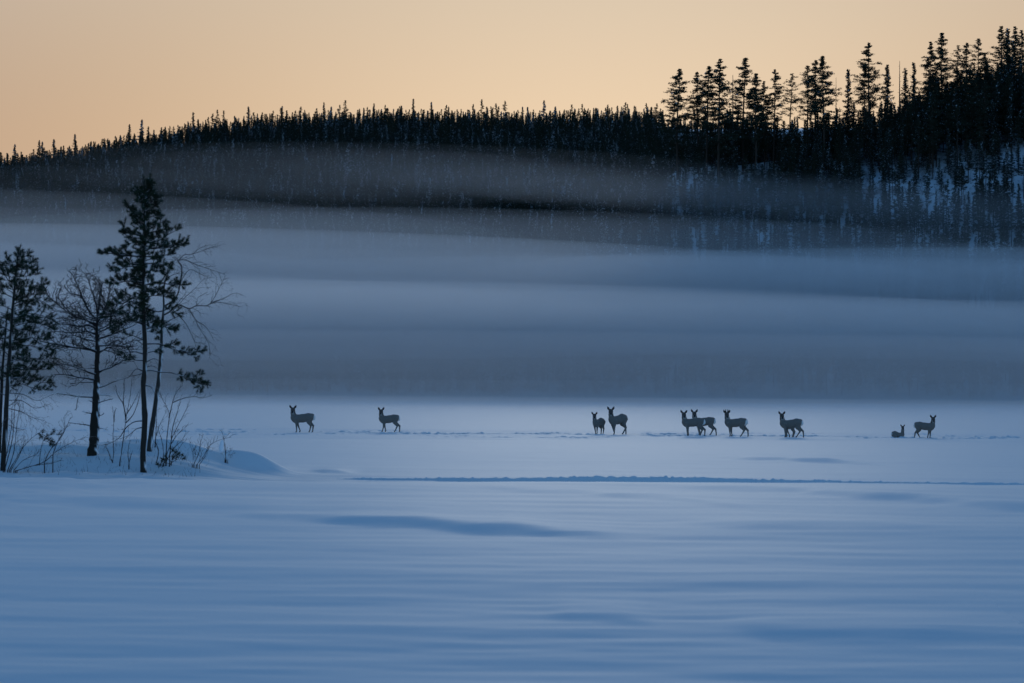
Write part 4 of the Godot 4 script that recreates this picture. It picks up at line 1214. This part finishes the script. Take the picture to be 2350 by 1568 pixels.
func _ready() -> void:
	# ---- camera
	cam_basis = Basis.from_euler(Vector3(PITCH, 0, 0)) * Basis(Vector3(0, 0, 1), ROLL)
	var cam := Camera3D.new()
	cam.name = "camera"
	cam.basis = cam_basis
	cam.position = Vector3(0, EYE, 0)
	cam.near = 0.5
	cam.far = 9000.0
	var at := CameraAttributesPhysical.new()
	at.frustum_focal_length = 12.0 / tan(atan(784.0 / FPX))
	at.frustum_focus_distance = 120.0
	at.frustum_near = 0.5
	at.frustum_far = 9000.0
	at.exposure_aperture = 3.6
	cam.attributes = at
	cam.fov = rad_to_deg(2.0 * atan(784.0 / FPX))
	add_child(cam)
	# ---- sky, afterglow and exposure
	var we := WorldEnvironment.new()
	we.name = "world_environment"
	var env := Environment.new()
	env.background_mode = Environment.BG_SKY
	var sky := Sky.new()
	var pan := PanoramaSkyMaterial.new()
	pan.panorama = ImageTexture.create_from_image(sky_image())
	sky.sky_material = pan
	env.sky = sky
	env.background_energy_multiplier = 1.0
	env.tonemap_mode = Environment.TONE_MAPPER_LINEAR
	env.tonemap_exposure = 1.15
	env.volumetric_fog_enabled = true
	env.volumetric_fog_density = 0.0
	env.sdfgi_enabled = true
	env.ssao_enabled = true
	env.ssil_enabled = true
	we.environment = env
	add_child(we)
	var sun := DirectionalLight3D.new()
	sun.name = "afterglow"
	sun.light_color = Color(0.97, 0.97, 0.94)
	sun.light_energy = 0.6
	sun.light_angular_distance = 12.0
	sun.shadow_enabled = true
	sun.sky_mode = DirectionalLight3D.SKY_MODE_LIGHT_ONLY
	sun.rotation = Vector3(deg_to_rad(-10.0), deg_to_rad(180.0 - 3.0), 0)
	add_child(sun)
	# ---- noises and materials
	for q in [[n_fine, 3, 1.6, 3], [n_mid, 4, 0.55, 3], [n_big, 5, 0.22, 3], [n_crumb, 6, 1.7, 2]]:
		q[0].seed = q[1]
		q[0].noise_type = FastNoiseLite.TYPE_SIMPLEX_SMOOTH
		q[0].frequency = q[2]
		q[0].fractal_octaves = q[3]
	for nm in ["bark", "needle", "far_bark", "far_needle", "fur"]:
		var m := StandardMaterial3D.new()
		m.vertex_color_use_as_albedo = true
		m.roughness = 0.95
		m.metallic_specular = 0.15
		m.cull_mode = BaseMaterial3D.CULL_DISABLED
		m.resource_name = nm
		M[nm] = m
	M.fur.rim_enabled = true
	M.fur.rim = 0.2
	var eye := StandardMaterial3D.new()
	eye.albedo_color = Color(0.02, 0.015, 0.012)
	eye.roughness = 0.15
	M.eye = eye
	var snow := StandardMaterial3D.new()
	snow.albedo_color = Color(0.52, 0.58, 0.605).linear_to_srgb()
	snow.roughness = 0.6
	snow.metallic_specular = 0.015
	M.snow = snow
	# ---- the frozen lake and its near bank
	add_drift([[440, 1180, 0.0], [640, 1192, 0.5], [900, 1214, 1.0], [1150, 1234, 0.9], [1330, 1244, 0.4], [1500, 1250, 0.0]], 0.9, 0.055, 2.4)
	add_drift([[1100, 1112, 0.0], [1400, 1120, 0.35], [1750, 1130, 0.5], [2050, 1152, 0.9], [2350, 1176, 1.0], [2700, 1200, 0.6]], 1.4, 0.045, 2.0)
	add_drift([[1050, 1122, 0.0], [1300, 1136, 0.5], [1500, 1150, 0.5], [1800, 1176, 0.0]], 1.4, 0.04, 2.0)
	add_drift([[1240, 1482, 0.0], [1330, 1487, 0.8], [1430, 1490, 1.0], [1540, 1494, 0.0]], 0.5, 0.016, 0.8)
	add_drift([[1640, 1054, 0.0], [1760, 1058, 0.8], [1900, 1064, 1.0], [2080, 1072, 0.0]], 1.6, 0.065, 2.5)
	add_drift([[-200, 1150, 0.6], [0, 1158, 0.6], [250, 1168, 0.7], [500, 1170, 0.4], [700, 1172, 0.0]], 1.6, 0.06, 2.2)
	add_drift([[1500, 1210, 0.0], [1750, 1222, 0.5], [2000, 1226, 0.4], [2300, 1238, 0.0]], 1.2, 0.05, 1.5)
	add_drift([[700, 1082, 0.0], [760, 1085, 0.8], [830, 1088, 0.0]], 1.0, 0.05, 1.2)
	add_drift([[1650, 1505, 0.0], [1800, 1516, 0.7], [2100, 1530, 0.8], [2400, 1540, 0.5]], 0.7, 0.02, 1.0)
	var us := PackedFloat32Array()
	var u := -2.4
	while u < 2.4:
		us.append(u)
		u += 0.0006 if absf(u) < 0.226 else (0.004 if absf(u) < 0.4 else 0.06)
	var ds := PackedFloat32Array()
	var dd := 2.5
	while dd < 640.0:
		ds.append(dd)
		var st := dd * dd * 0.00034 / 1.5
		if dd > 43.0 and dd < 49.5: st = minf(st, 0.06)
		if dd > 88.0 and dd < 110.0: st = minf(st, 0.12)
		if dd > 49.5 and dd < 70.0: st = minf(st, 0.30)
		dd += clampf(st, 0.03, 20.0)
	ds.append(640.0)
	ds.append(700.0)
	var lake := top_mesh("ground", sheet(us, ds, func(a: float, b: float) -> float: return ground(a * b, b)), snow)
	tag(lake, "wind-rippled snow on the frozen lake", "", "", "structure")
	var under := PlaneMesh.new()
	under.size = Vector2(9000, 9000)
	var un := top_mesh("terrain", under, snow)
	un.position = Vector3(0, -3.0, 0)
	tag(un, "snow-covered flat land all round", "", "", "structure")
	# ---- the hills
	us = PackedFloat32Array()
	u = -0.46
	while u < 0.46:
		us.append(u)
		u += 0.0022
	ds = PackedFloat32Array()
	dd = 505.0
	while dd < 1700.0:
		ds.append(dd)
		dd += 3.0 if dd < 760.0 else 12.0
	var hm := top_mesh("hills", sheet(us, ds, hill), snow)
	tag(hm, "snowy forested hills beyond the lake", "", "", "structure")
	forest()
	mists()
	# ---- the point with its trees, and the herd
	tall_pine()
	left_pines()
	bare_tree()
	leaning_birch()
	shrubs()
	herd()
